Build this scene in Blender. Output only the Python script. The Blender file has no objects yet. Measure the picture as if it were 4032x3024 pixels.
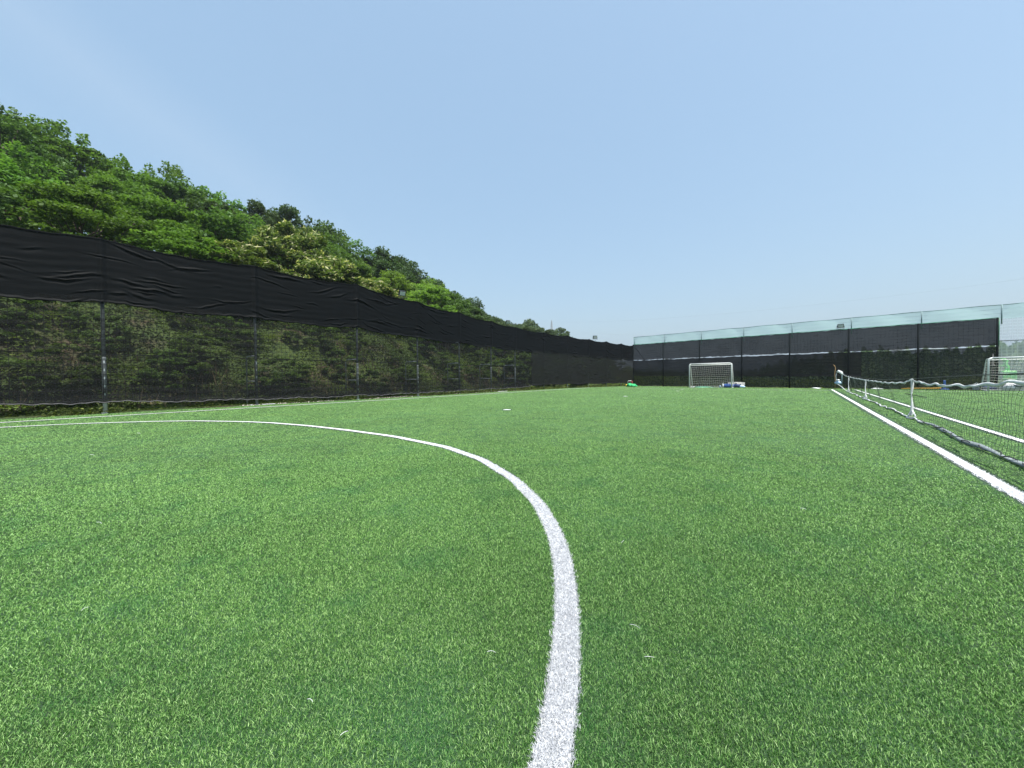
import bpy, math, random
import numpy as np
from mathutils import Vector, Matrix
R = math.radians
rng = np.random.default_rng(7)
random.seed(7)

# ------------------------------------------------------------ camera, sky, sun
scene = bpy.context.scene
H = 1.10                                    # eye height above the turf
PITCH, ROLL, YAW, FPX = .0181, -.0082, .672, 371.0
def _v(x, y, w):
    c, s = math.cos(ROLL), math.sin(ROLL)
    X, Y = c*x - s*y, s*x + c*y
    sp, cp = math.sin(PITCH), math.cos(PITCH)
    a, b, z = X, w*cp + Y*sp, -w*sp + Y*cp
    cy, sy = math.cos(YAW), math.sin(YAW)
    return Vector((cy*a - sy*b, sy*a + cy*b, z))
camd = bpy.data.cameras.new('camera')
cam = bpy.data.objects.new('camera', camd)
scene.collection.objects.link(cam)
right, up, fwd = _v(1, 0, 0), _v(0, 1, 0), _v(0, 0, 1)
cam.matrix_world = Matrix(((right.x, up.x, -fwd.x, 0), (right.y, up.y, -fwd.y, 0), (right.z, up.z, -fwd.z, H), (0, 0, 0, 1)))
camd.sensor_width = 36; camd.lens = FPX/1024*36
camd.clip_start = .05; camd.clip_end = 6000
scene.camera = cam

SUN = Vector((.35, -.12, .95)).normalized()
w = bpy.data.worlds.new('World'); scene.world = w; w.use_nodes = True
nt = w.node_tree; nt.nodes.clear()
out = nt.nodes.new('ShaderNodeOutputWorld'); bg = nt.nodes.new('ShaderNodeBackground')
sky = nt.nodes.new('ShaderNodeTexSky'); sky.sky_type = 'NISHITA'; sky.sun_disc = False
sky.sun_elevation = math.asin(SUN.z); sky.sun_rotation = math.atan2(SUN.x, SUN.y)
sky.altitude = 0; sky.air_density = 1.5; sky.dust_density = 3.8; sky.ozone_density = .9
tintm = nt.nodes.new('ShaderNodeMix'); tintm.data_type = 'RGBA'; tintm.blend_type = 'MULTIPLY'; tintm.inputs[0].default_value = 1
nt.links.new(sky.outputs[0], tintm.inputs[6]); tintm.inputs[7].default_value = (1.02, 1.01, 1.01, 1)
veil = nt.nodes.new('ShaderNodeMix'); veil.data_type = 'RGBA'; veil.inputs[0].default_value = .5   # even summer haze
nt.links.new(tintm.outputs[2], veil.inputs[6]); veil.inputs[7].default_value = (2.15, 3.42, 4.75, 1)
# one faint streak of cirrus high on the left
_a, _b = _v(-512/FPX, 384/FPX, 1).normalized(), _v(-330/FPX, 250/FPX, 1).normalized(); _n = _a.cross(_b).normalized()
tcw = nt.nodes.new('ShaderNodeTexCoord')
def _m(op, a, b=None, clamp=False):
    q = nt.nodes.new('ShaderNodeMath'); q.operation = op; q.use_clamp = clamp
    for i_, v_ in enumerate((a, b)):
        if v_ is None: continue
        if isinstance(v_, (int, float)): q.inputs[i_].default_value = v_
        else: nt.links.new(v_, q.inputs[i_])
    return q.outputs[0]
dt = nt.nodes.new('ShaderNodeVectorMath'); dt.operation = 'DOT_PRODUCT'; nt.links.new(tcw.outputs['Generated'], dt.inputs[0]); dt.inputs[1].default_value = _n
nz = nt.nodes.new('ShaderNodeTexNoise'); nz.inputs['Scale'].default_value = 4; nz.inputs['Detail'].default_value = 6; nt.links.new(tcw.outputs['Generated'], nz.inputs['Vector'])
dd_ = _m('ABSOLUTE', _m('ADD', dt.outputs['Value'], _m('MULTIPLY', _m('SUBTRACT', nz.outputs['Fac'], .5), .05)))
band = _m('SUBTRACT', 1, _m('DIVIDE', dd_, .075), True)
ld = nt.nodes.new('ShaderNodeVectorMath'); ld.operation = 'DOT_PRODUCT'; nt.links.new(tcw.outputs['Generated'], ld.inputs[0]); ld.inputs[1].default_value = _a
band = _m('MULTIPLY', band, _m('MULTIPLY', _m('SUBTRACT', ld.outputs['Value'], .80), 5.0, True))
cir = nt.nodes.new('ShaderNodeMix'); cir.data_type = 'RGBA'; nt.links.new(_m('MULTIPLY', band, .11), cir.inputs[0])
nt.links.new(veil.outputs[2], cir.inputs[6]); cir.inputs[7].default_value = (4.2, 4.7, 5.2, 1)
nt.links.new(cir.outputs[2], bg.inputs[0]); bg.inputs[1].default_value = .1
nt.links.new(bg.outputs[0], out.inputs[0])
sl = bpy.data.lights.new('sun', 'SUN'); sl.energy = 4.2; sl.angle = R(.55); sl.color = (1, .965, .90)
so = bpy.data.objects.new('sun', sl); scene.collection.objects.link(so)
so.rotation_euler = SUN.to_track_quat('Z', 'Y').to_euler()
scene.view_settings.view_transform = 'Standard'; scene.view_settings.look = 'None'
scene.view_settings.exposure = .95; scene.view_settings.gamma = 1
scene.render.engine = 'CYCLES'
try:
    scene.cycles.transparent_max_bounces = 24; scene.cycles.max_bounces = 6
except Exception: pass

# ------------------------------------------------------------ helpers
COL = scene.collection
class MB:
    """collects quads/tris; build() links them as ONE mesh object"""
    def __init__(s): s.v = []; s.f = []; s.n = 0
    def add(s, v, f):
        v = np.asarray(v, float)
        s.v.append(v)
        for q in f: s.f.append(tuple(int(i)+s.n for i in q))
        s.n += len(v)
    def box(s, c, d, rot=None, bev=0):
        x, y, z = [k/2 for k in d]
        if bev <= 0:
            v = [Vector((a*x, b*y, e*z)) for e in (-1, 1) for b in (-1, 1) for a in (-1, 1)]
            f = [(0, 2, 3, 1), (4, 5, 7, 6), (0, 1, 5, 4), (2, 6, 7, 3), (0, 4, 6, 2), (1, 3, 7, 5)]
        else:
            v = []; f = []
            p = [(x-bev, y), (x, y-bev), (x, -y+bev), (x-bev, -y), (-x+bev, -y), (-x, -y+bev), (-x, y-bev), (-x+bev, y)]
            for zz, k in ((-z, 1-bev/max(x, y)), (-z+bev, 1), (z-bev, 1), (z, 1-bev/max(x, y))):
                v += [Vector((a*k, b*k, zz)) for a, b in p]
            for r in range(3):
                for i in range(8): f.append((r*8+(i+1) % 8, r*8+i, (r+1)*8+i, (r+1)*8+(i+1) % 8))
            f += [tuple(range(8)), tuple(range(31, 23, -1))]
        if rot is not None: v = [rot @ q for q in v]
        s.add([(q[0]+c[0], q[1]+c[1], q[2]+c[2]) for q in v], f)
    def tube(s, pts, r, n=8, cap=True):
        pts = [Vector(p) for p in pts]; m = len(pts)
        rr = r if isinstance(r, (list, tuple)) else [r]*m
        v = []; f = []; prev = None
        for i, p in enumerate(pts):
            t = (pts[min(i+1, m-1)] - pts[max(i-1, 0)]).normalized()
            if prev is None:
                a = Vector((0, 0, 1)) if abs(t.z) < .9 else Vector((1, 0, 0))
            else: a = prev
            b = t.cross(a).normalized(); a = b.cross(t).normalized(); prev = a
            for k in range(n):
                th = 2*math.pi*k/n
                q = p + (a*math.cos(th) + b*math.sin(th))*rr[i]
                v.append(q[:])
        for i in range(m-1):
            for k in range(n):
                f.append((i*n+k, i*n+(k+1) % n, (i+1)*n+(k+1) % n, (i+1)*n+k))
        if cap: f += [tuple(range(n-1, -1, -1)), tuple(range((m-1)*n, m*n))]
        s.add(v, f)
    def build(s, name, mat, parent=None, smooth=False, loc=None):
        me = bpy.data.meshes.new(name)
        V = np.concatenate(s.v) if s.v else np.zeros((0, 3))
        off = np.zeros(3)
        if parent is not None: off = np.array(parent_loc(parent))
        elif loc is not None: off = np.array(loc, float)
        me.from_pydata((V-off).tolist(), [], s.f)
        if smooth: me.polygons.foreach_set('use_smooth', [True]*len(me.polygons))
        me.materials.append(mat)
        o = bpy.data.objects.new(name, me); COL.objects.link(o)
        if parent is not None: o.parent = parent
        elif loc is not None: o.location = loc
        return o
def parent_loc(o):
    l = Vector(o.location)
    while o.parent: o = o.parent; l = l + Vector(o.location)
    return l
def npmesh(name, V, F, mat, parent=None, attrs=None, uv=None, smooth=False):
    """V (n,3), F (m,k) arrays of equal sided faces"""
    me = bpy.data.meshes.new(name); V = np.asarray(V, np.float32); F = np.asarray(F, np.int32)
    if parent is not None: V = V - np.array(parent_loc(parent), np.float32)
    me.vertices.add(len(V)); me.vertices.foreach_set('co', V.ravel())
    k = F.shape[1]
    me.loops.add(F.size); me.loops.foreach_set('vertex_index', F.ravel())
    me.polygons.add(len(F)); me.polygons.foreach_set('loop_start', np.arange(len(F), dtype=np.int32)*k)
    try: me.polygons.foreach_set('loop_total', np.full(len(F), k, np.int32))
    except Exception: pass
    if smooth: me.polygons.foreach_set('use_smooth', np.ones(len(F), bool))
    if uv is not None:
        l = me.uv_layers.new(name='UVMap'); l.data.foreach_set('uv', np.asarray(uv, np.float32)[F.ravel()].ravel())
    for an, a in (attrs or {}).items():
        at = me.attributes.new(an, 'FLOAT', 'POINT'); at.data.foreach_set('value', np.asarray(a, np.float32))
    me.materials.append(mat); me.update(calc_edges=True)
    o = bpy.data.objects.new(name, me); COL.objects.link(o)
    if parent is not None: o.parent = parent
    return o
def tag(o, label=None, cat=None, group=None, kind=None):
    if label: o['label'] = label
    if cat: o['category'] = cat
    if group: o['group'] = group
    if kind: o['kind'] = kind
    return o
def thing(name, label, cat, loc=(0, 0, 0), group=None):
    o = bpy.data.objects.new(name, None); COL.objects.link(o); o.location = loc
    o.empty_display_size = .3
    return tag(o, label, cat, group)
def copy_tree(o, parent=None):
    c = o.copy(); COL.objects.link(c); c.parent = parent
    for ch in list(o.children): copy_tree(ch, c)
    return c

# ------------------------------------------------------------ materials
def newmat(name):
    m = bpy.data.materials.new(name); m.use_nodes = True
    t = m.node_tree; t.nodes.clear()
    return m, t, t.nodes.new('ShaderNodeOutputMaterial')
def N(t, typ, **k):
    n = t.nodes.new(typ)
    for a, b in k.items(): setattr(n, a, b)
    return n
def ramp(t, fac, stops):
    r = N(t, 'ShaderNodeValToRGB'); e = r.color_ramp.elements
    while len(e) > 1: e.remove(e[-1])
    e[0].position = stops[0][0]; e[0].color = (*stops[0][1], 1)
    for p, c in stops[1:]:
        q = e.new(p); q.color = (*c, 1)
    t.links.new(fac, r.inputs[0]); return r.outputs[0]
def noise(t, scale, detail=3, vec=None, rough=.55, coord='Object'):
    n = N(t, 'ShaderNodeTexNoise'); n.inputs['Scale'].default_value = scale
    n.inputs['Detail'].default_value = detail; n.inputs['Roughness'].default_value = rough
    if vec is None:
        tc = N(t, 'ShaderNodeTexCoord'); vec = tc.outputs[coord]
    t.links.new(vec, n.inputs['Vector']); return n.outputs['Fac']
def mixc(t, fac, a, b, mode='MIX'):
    m = N(t, 'ShaderNodeMix', data_type='RGBA', blend_type=mode)
    if isinstance(fac, (int, float)): m.inputs[0].default_value = fac
    else: t.links.new(fac, m.inputs[0])
    for i, q in ((6, a), (7, b)):
        if isinstance(q, tuple): m.inputs[i].default_value = (*q, 1)
        else: t.links.new(q, m.inputs[i])
    return m.outputs[2]
def math_(t, op, a, b=None, c=None, clamp=False):
    m = N(t, 'ShaderNodeMath', operation=op); m.use_clamp = clamp
    for i, q in enumerate((a, b, c)):
        if q is None: continue
        if isinstance(q, (int, float)): m.inputs[i].default_value = q
        else: t.links.new(q, m.inputs[i])
    return m.outputs[0]
def simple(name, col, rough=.5, metal=0, var=.25, scale=6, bump=0, spec=.5):
    m, t, o = newmat(name)
    b = N(t, 'ShaderNodeBsdfPrincipled')
    f = noise(t, scale, 4)
    lo = tuple(c*(1-var) for c in col); hi = tuple(min(1, c*(1+var)) for c in col)
    t.links.new(ramp(t, f, [(.3, lo), (.7, hi)]), b.inputs['Base Color'])
    b.inputs['Roughness'].default_value = rough; b.inputs['Metallic'].default_value = metal
    b.inputs['Specular IOR Level'].default_value = spec
    if bump:
        bp = N(t, 'ShaderNodeBump'); bp.inputs['Strength'].default_value = bump
        t.links.new(noise(t, scale*8, 3), bp.inputs['Height']); t.links.new(bp.outputs[0], b.inputs['Normal'])
    t.links.new(b.outputs[0], o.inputs[0]); return m
def leafmat(name, dark, mid, light, trans=.35, rough=.45, world_scale=.5):
    """leaf cards; 'r' is a per-leaf random, plus a soft per-clump tone"""
    m, t, o = newmat(name)
    a = N(t, 'ShaderNodeAttribute', attribute_name='r')
    c = ramp(t, a.outputs['Fac'], [(0, dark), (.5, mid), (1, light)])
    f = noise(t, world_scale, 2)   # soft tone from spray to spray
    oi = N(t, 'ShaderNodeObjectInfo')
    hv = N(t, 'ShaderNodeHueSaturation')
    t.links.new(math_(t, 'MULTIPLY_ADD', oi.outputs['Random'], .020, .481), hv.inputs['Hue']); hv.inputs['Saturation'].default_value = .92
    v = math_(t, 'MULTIPLY_ADD', f, .8, .6)
    v = math_(t, 'MULTIPLY', v, math_(t, 'MULTIPLY_ADD', oi.outputs['Random'], .35, .84))
    t.links.new(v, hv.inputs['Value'])
    t.links.new(c, hv.inputs['Color'])
    d = N(t, 'ShaderNodeBsdfPrincipled'); d.inputs['Roughness'].default_value = .6
    d.inputs['Specular IOR Level'].default_value = .16
    t.links.new(hv.outputs[0], d.inputs['Base Color'])
    tr = N(t, 'ShaderNodeBsdfTranslucent')
    t.links.new(mixc(t, 1.0, hv.outputs[0], (1.25, 1.35, .55), 'MULTIPLY'), tr.inputs[0])
    mx = N(t, 'ShaderNodeMixShader'); mx.inputs[0].default_value = trans
    t.links.new(d.outputs[0], mx.inputs[1]); t.links.new(tr.outputs[0], mx.inputs[2])
    t.links.new(mx.outputs[0], o.inputs[0]); return m
def clothmat(name, col, rough, cover, weave=0.0, uvgrid=None, low=None, holes=None, tint=None, bands=0.0, spec=.2, cv=(.7, 1.5)):
    """woven shade fabric: a fixed share of it is open holes one can see through.
    uvgrid = (size, width, extra cover): wires of the mesh behind the fabric"""
    m, t, o = newmat(name)
    b = N(t, 'ShaderNodeBsdfPrincipled'); b.inputs['Roughness'].default_value = rough
    b.inputs['Specular IOR Level'].default_value = spec
    uv = N(t, 'ShaderNodeUVMap'); sp = N(t, 'ShaderNodeSeparateXYZ'); t.links.new(uv.outputs[0], sp.inputs[0])
    mp = N(t, 'ShaderNodeMapping'); mp.inputs['Scale'].default_value = (1.2, 22, 1)
    t.links.new(uv.outputs[0], mp.inputs[0])
    str_ = noise(t, 1.0, 4, mp.outputs[0])
    t.links.new(ramp(t, str_, [(.3, tuple(c*cv[0] for c in col)), (.75, tuple(min(.97, c*cv[1]) for c in col))]), b.inputs['Base Color'])
    bp = N(t, 'ShaderNodeBump'); bp.inputs['Strength'].default_value = .25; bp.inputs['Distance'].default_value = .01
    t.links.new(str_, bp.inputs['Height']); t.links.new(bp.outputs[0], b.inputs['Normal'])
    if cover >= 1:
        t.links.new(b.outputs[0], o.inputs[0]); return m
    f = math_(t, 'MULTIPLY_ADD', math_(t, 'SUBTRACT', str_, .5), bands, cover)
    if weave:
        n2 = noise(t, .6, 3, uv.outputs[0])
        f = math_(t, 'MULTIPLY_ADD', math_(t, 'SUBTRACT', n2, .5), weave, f)
    if uvgrid:
        s, wd, ex = uvgrid
        g = None
        for ax in (0, 1):
            wob = noise(t, .7, 2, uv.outputs[0])
            q = math_(t, 'ADD', sp.outputs[ax], math_(t, 'MULTIPLY', wob, .12))
            q = math_(t, 'PINGPONG', q, s/2)
            q = math_(t, 'LESS_THAN', q, wd)
            g = q if g is None else math_(t, 'MAXIMUM', g, q)
        f = math_(t, 'MULTIPLY_ADD', g, ex, f)
    if low:                                       # doubled fabric below height low[0]
        q = math_(t, 'SUBTRACT', low[0], sp.outputs[1])
        q = math_(t, 'MULTIPLY', q, 3.0, clamp=True)
        f = math_(t, 'MULTIPLY_ADD', q, low[1], f)
    f = math_(t, 'MINIMUM', f, 1.0)
    tp = N(t, 'ShaderNodeBsdfTransparent')
    if tint: tp.inputs[0].default_value = (*tint, 1)
    mx = N(t, 'ShaderNodeMixShader'); t.links.new(f, mx.inputs[0])
    t.links.new(tp.outputs[0], mx.inputs[1]); t.links.new(b.outputs[0], mx.inputs[2])
    t.links.new(mx.outputs[0], o.inputs[0]); return m

M_GALV = simple('galvanised_steel', (.15, .175, .185), .55, .2, .35, 9, spec=.25)
M_GALVL = simple('bright_galvanised_steel', (.42, .46, .48), .5, .1, .2, 9, spec=.3)
M_DARKPOST = simple('dark_green_painted_steel', (.005, .008, .009), .8, 0, .3, 5, spec=.05)
M_TEALPOST = simple('faded_teal_steel', (.12, .19, .20), .5, .3, .3, 5)
M_WHITEP = simple('white_painted_steel', (.74, .76, .76), .35, 0, .08, 8)
M_WHITEF = simple('white_fabric', (.62, .64, .65), .8, 0, .12, 12, .2)
M_GREYF = simple('grey_fabric', (.18, .21, .22), .7, 0, .3, 12, .3)
M_CORD = simple('black_cord', (.02, .024, .022), .7, 0, .3, 20)
M_CORDN = simple('dark_green_net_cord', (.022, .045, .026), .7, 0, .3, 20)
M_NETW = simple('off_white_net_cord', (.46, .47, .43), .8, 0, .15, 20)
M_BLACKPL = simple('black_plastic', (.02, .021, .023), .4, 0, .3, 12)
M_GLASS = simple('lamp_glass', (.42, .47, .47), .12, 0, .05, 4, spec=1)
M_WOOD = simple('weathered_wood', (.26, .17, .08), .8, 0, .4, 20, .4)
M_BARK = simple('bark', (.075, .058, .042), .9, 0, .45, 3, .6)
M_LATT = simple('pylon_steel', (.30, .33, .36), .6, .2, .15, .4)

# ------------------------------------------------------------ setting: terrain
def S(x): x = np.clip(x, 0, 1); return x*x*(3-2*x)
RY = [-60, 0, 12, 22, 32, 42, 55, 70, 95, 130]
RH = [11.5, 11.5, 10.5, 9.5, 7.6, 5.2, 3.2, 2.2, 1.2, .6]
BH = [4.6, 4.6, 4.4, 3.9, 3.2, 2.6, 1.8, 1.0, .5, .3]
def fence_x(Y):
    return np.interp(Y, [-30, 10.3, 21.4, 24.6, 28.2, 31.6, 34.6, 37.5, 40, 42, 60], [-18.6, -18.6, -19.08, -19.21, -18.76, -18.25, -17.52, -16.9, -16.26, -15.65, -12])
def terr(X, Y):
    X = np.asarray(X, float); Y = np.asarray(Y, float)
    u = (fence_x(np.minimum(Y, 44)) - 1.3) - X
    z = np.interp(Y, RY, BH)*S(u/6.5) + (np.interp(Y, RY, RH) - np.interp(Y, RY, BH))*S((u-5)/24)
    z = z + .35*np.sin(X*.9+Y*.37)*S(u/5) + .25*np.sin(Y*1.1-X*.4)*S(u/5)
    # low ground beyond the far fence, then the far hill
    far = S((Y-43)/30)*-.8*S((X+30)/20)
    return z + far - .03
def grid(x0, x1, y0, y1, nx, ny):
    X, Y = np.meshgrid(np.linspace(x0, x1, nx), np.linspace(y0, y1, ny))
    i = np.arange(nx*ny).reshape(ny, nx)
    F = np.stack([i[:-1, :-1].ravel(), i[:-1, 1:].ravel(), i[1:, 1:].ravel(), i[1:, :-1].ravel()], 1)
    return X.ravel(), Y.ravel(), F

m, t, o = newmat('soil_and_dry_grass')
b = N(t, 'ShaderNodeBsdfPrincipled'); b.inputs['Roughness'].default_value = .95
c1 = ramp(t, noise(t, 1.3, 6), [(.3, (.040, .030, .018)), (.5, (.085, .062, .038)), (.7, (.15, .125, .08))])
c2 = ramp(t, noise(t, 5, 4), [(.35, (.04, .075, .02)), (.65, (.09, .13, .03))])
t.links.new(mixc(t, ramp(t, noise(t, .55, 4), [(.36, (0, 0, 0)), (.5, (1, 1, 1))]), c1, c2), b.inputs['Base Color'])
bp = N(t, 'ShaderNodeBump'); bp.inputs['Strength'].default_value = .8; bp.inputs['Distance'].default_value = .05
t.links.new(noise(t, 9, 5), bp.inputs['Height']); t.links.new(bp.outputs[0], b.inputs['Normal'])
t.links.new(b.outputs[0], o.inputs[0]); M_SOIL = m
X, Y, F = grid(-90, 40, -60, 140, 200, 280)
Z = terr(X, Y)
Z = np.where((X > -18.5) & (Y < 41), -.06, Z)
tag(npmesh('hillside_ground', np.stack([X, Y, Z], 1), F, M_SOIL, smooth=True), kind='structure')
X, Y, F = grid(-1800, 1800, -1800, 1800, 60, 60)
tag(npmesh('ground', np.stack([X, Y, X*0-1.4], 1), F, M_SOIL), kind='structure')

# pitch sheet: dark backing with crumb infill, seen between the blades
m, t, o = newmat('turf_backing')
b = N(t, 'ShaderNodeBsdfPrincipled'); b.inputs['Roughness'].default_value = .8
c = ramp(t, noise(t, 160, 3), [(.3, (.008, .024, .005)), (.55, (.018, .052, .011)), (.8, (.045, .10, .024))])
c = mixc(t, ramp(t, noise(t, .9, 4), [(.4, (0, 0, 0)), (.65, (.45, .45, .45))]), c, (.04, .12, .055))
t.links.new(c, b.inputs['Base Color'])
bp = N(t, 'ShaderNodeBump'); bp.inputs['Strength'].default_value = .7; bp.inputs['Distance'].default_value = .02
t.links.new(noise(t, 220, 2), bp.inputs['Height']); t.links.new(bp.outputs[0], b.inputs['Normal'])
t.links.new(b.outputs[0], o.inputs[0]); M_TURF = m
TX0 = -18.15
X, Y, F = grid(TX0, 30, -12, 38.9, 2, 2)
Y = np.where(Y > 0, 41.1 - (X+18)*.13, Y)
tag(npmesh('pitch', np.stack([X, Y, X*0], 1), F, M_TURF), kind='structure')

# ------------------------------------------------------------ line markings (also mask the green blades)
def polyline_pts(P, step=.05):
    P = np.array(P, float); d = np.r_[0, np.cumsum(np.hypot(*np.diff(P, axis=0).T))]
    s = np.arange(0, d[-1], step); return np.stack([np.interp(s, d, P[:, 0]), np.interp(s, d, P[:, 1])], 1)
def smooth_curve(P, step=.04, it=40):
    Q = polyline_pts(P, step)
    for _ in range(it): Q[1:-1] = (Q[:-2]+Q[1:-1]*2+Q[2:])/4
    return Q
def rays2ground(pts):
    """survey: turns measured sight lines into ground points"""
    o_ = []
    for x, y in pts:
        d = _v((x/3.9375-512)/FPX, -(y/3.9375-384)/FPX, 1); k = -H/d.z; o_.append((d.x*k, d.y*k))
    return o_
ARC = [(-.36, -.9), (-.36, -.2), (-.39, .2), (-.44, .5), (-.495, .70), (-.562, .877), (-.657, 1.095), (-.758, 1.294), (-.913, 1.566), (-1.109, 1.867), (-1.394, 2.223),
       (-1.802, 2.630), (-2.472, 3.124), (-3.407, 3.614), (-4.494, 3.93), (-6.103, 4.05), (-7.672, 3.95), (-9.054, 3.79), (-10.445, 3.5),
       (-11.3, 3.2), (-12.787, 2.42), (-13.62, 1.65), (-14.5, .5), (-14.95, -.69), (-15.1, -1.6)]
LINES = [
    ('penalty_area_line', smooth_curve(ARC, .04, 22), .105, 'white curved line sweeping from the bottom edge toward the left fence'),
    ('touchline', polyline_pts([(-16.7, -9), (-16.7, 33.45)]), .125, 'thin white line running along the foot of the left fence'),
    ('touchline', polyline_pts([(1.52, -3), (1.46, 14), (1.42, 36.2)]), .11, 'straight white line on the near side of the low net'),
    ('touchline', polyline_pts([(2.70, -3), (2.70, 36.5)]), .10, 'straight white line on the far side of the low net'),
    ('goal_line', polyline_pts([(-16.7, 33.45), (-9.9, 33.45)]), .08, 'faint white line across the far end left of the goal'),
    ('goal_line', polyline_pts([(-9.3, 33.45), (1.3, 33.45)]), .09, 'white line across the far end in front of the left goal'),
    ('goal_line', polyline_pts([(3.6, 34.2), (20, 34.4)]), .09, 'white line across the far end in front of the right goal'),
]
SPOTS = [(-7.92, 9.67, 'white painted spot on the turf nearest the camera'), (-7.78, 19.75, 'middle white painted spot in the field'),
         (-7.35, 28.5, 'white painted spot farthest of the three, left of the goal'), (-7.75, 31.3, 'small white spot just short of the far goal line')]
M_WLINE = simple('white_turf_backing', (.56, .58, .58), .8, 0, .45, 170)
def strip(pts, wd, z):
    d = np.gradient(pts, axis=0); d /= np.linalg.norm(d, axis=1)[:, None]; n = np.stack([-d[:, 1], d[:, 0]], 1)
    V = np.concatenate([np.c_[pts+n*wd/2, np.full(len(pts), z)], np.c_[pts-n*wd/2, np.full(len(pts), z)]])
    k = len(pts); i = np.arange(k-1)
    return V, np.stack([i+k, i+k+1, i+1, i], 1)
# raster mask of the markings, for choosing the colour of each tuft
GX0, GY0, GS = -19., -10., .01
mask = np.zeros((5200, 3400), np.uint8)      # [y, x]
def stamp(pts, wd, idx):
    dense = polyline_pts(pts, .006); h = int(wd/2/GS+.5)
    d = np.gradient(dense, axis=0); d /= np.linalg.norm(d, axis=1)[:, None]
    for k in np.arange(-h, h+.01, .5):
        q = dense + np.stack([-d[:, 1], d[:, 0]], 1)*k*GS
        ix = ((q[:, 0]-GX0)/GS).astype(int); iy = ((q[:, 1]-GY0)/GS).astype(int)
        ok = (ix >= 0) & (ix < 3400) & (iy >= 0) & (iy < 5200); mask[iy[ok], ix[ok]] = idx
for i, (_, p, wd, _) in enumerate(LINES): stamp(p, wd, i+1)
for j, (x, y, _) in enumerate(SPOTS):
    yy, xx = np.mgrid[-14:15, -14:15]; ok = xx**2+yy**2 < 13**2
    mask[int((y-GY0)/GS)+yy[ok], int((x-GX0)/GS)+xx[ok]] = len(LINES)+1+j

# ------------------------------------------------------------ blades
def sample_roots(n_est, r0, rmax, dens):
    """random roots round the camera; density constant to r0, then falling with r^-1.9"""
    a0, a1 = R(-100), R(25)                     # azimuth from +Y, clockwise positive
    A = (a1-a0)
    n1 = int(dens*A/2*(r0**2-.35**2)); n2 = int(dens*r0**1.9*A*(rmax**.1-r0**.1)/.1)
    r = np.r_[np.sqrt(rng.uniform(.35**2, r0**2, n1)), rng.uniform(r0**.1, rmax**.1, n2)**10]
    az = rng.uniform(a0, a1, n1+n2)
    return r*np.sin(az), r*np.cos(az), r
def blade_mesh(x, y, r, r0, hgt=.0086, wid=.0016):
    n = len(x); g = np.maximum(1, r/r0)
    wdt = wid*g**.92*rng.uniform(.7, 1.3, n); hh = hgt*rng.uniform(.55, 1.3, n)*np.minimum(1.7, g**.25)
    th = rng.uniform(0, 2*math.pi, n); ln = rng.uniform(.1, 1.4, n)*hh*g**.35
    ph = rng.normal(2.2, 2.4, n)                # mats lean mostly one way
    lean = np.stack([np.cos(ph)*ln, np.sin(ph)*ln], 1)
    sd = np.stack([np.cos(th), np.sin(th)], 1)*wdt[:, None]/2
    rnd = .5+.32*(1-g**-.55)+(rng.uniform(0, 1, n)-.5)*g**-.75   # far blades painted paler for grazing sheen; spread narrows, each stands for several fibres
    base = np.stack([x, y], 1); nearb = r < 6+rng.normal(0, .8, n)
    bn, k = nearb, int(nearb.sum())
    P = np.zeros((k, 5, 3), np.float32); b, s_, l, h_ = base[bn], sd[bn], lean[bn], hh[bn]
    P[:, 0, :2] = b-s_; P[:, 1, :2] = b+s_; mid = b+l*.35
    P[:, 2, :2] = mid+s_*.9; P[:, 3, :2] = mid-s_*.9; P[:, 2, 2] = P[:, 3, 2] = h_*.6
    P[:, 4, :2] = b+l; P[:, 4, 2] = h_
    i = np.arange(k)[:, None]*5
    F1 = np.concatenate([i+[0, 1, 2], i+[0, 2, 3], i+[3, 2, 4]])
    fb = ~nearb; m_ = int(fb.sum())
    Q = np.zeros((m_, 3, 3), np.float32); b, s_, l, h_ = base[fb], sd[fb], lean[fb], hh[fb]
    Q[:, 0, :2] = b-s_; Q[:, 1, :2] = b+s_; Q[:, 2, :2] = b+l; Q[:, 2, 2] = h_; Q[:, :2, 2] = .003
    F2 = np.arange(3*m_).reshape(-1, 3)+5*k
    V = np.concatenate([P.reshape(-1, 3), Q.reshape(-1, 3)]); F = np.concatenate([F1, F2])
    return V, F, {'r': np.r_[np.repeat(rnd[bn], 5), np.repeat(rnd[fb], 3)]}
def blademat(name, stops, trans, patch=None, rough=.42):
    m, t, o = newmat(name)
    a = N(t, 'ShaderNodeAttribute', attribute_name='r')
    c = ramp(t, a.outputs['Fac'], stops)
    if patch:
        c = mixc(t, ramp(t, noise(t, 2.4, 6), [(.5, (0, 0, 0)), (.74, (.5, .5, .5))]), c, patch)
        v = ramp(t, noise(t, .42, 5), [(.32, (.94, .94, .95)), (.5, (1.05, 1.04, 1.03)), (.68, (1.17, 1.13, 1.1))])
        c = mixc(t, 1.0, c, v, 'MULTIPLY')
    d = N(t, 'ShaderNodeBsdfPrincipled'); d.inputs['Roughness'].default_value = rough
    d.inputs['Specular IOR Level'].default_value = .22
    t.links.new(c, d.inputs['Base Color'])
    tr = N(t, 'ShaderNodeBsdfTranslucent'); t.links.new(c, tr.inputs[0])
    mx = N(t, 'ShaderNodeMixShader'); mx.inputs[0].default_value = trans
    t.links.new(d.outputs[0], mx.inputs[1]); t.links.new(tr.outputs[0], mx.inputs[2])
    t.links.new(mx.outputs[0], o.inputs[0]); return m
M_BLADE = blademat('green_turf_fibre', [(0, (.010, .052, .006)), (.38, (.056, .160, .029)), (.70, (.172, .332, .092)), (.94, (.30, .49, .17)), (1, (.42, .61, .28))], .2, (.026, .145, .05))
M_BLADEW = blademat('white_turf_fibre', [(0, (.34, .36, .40)), (.6, (.52, .54, .57)), (1, (.72, .73, .75))], .12)
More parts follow.
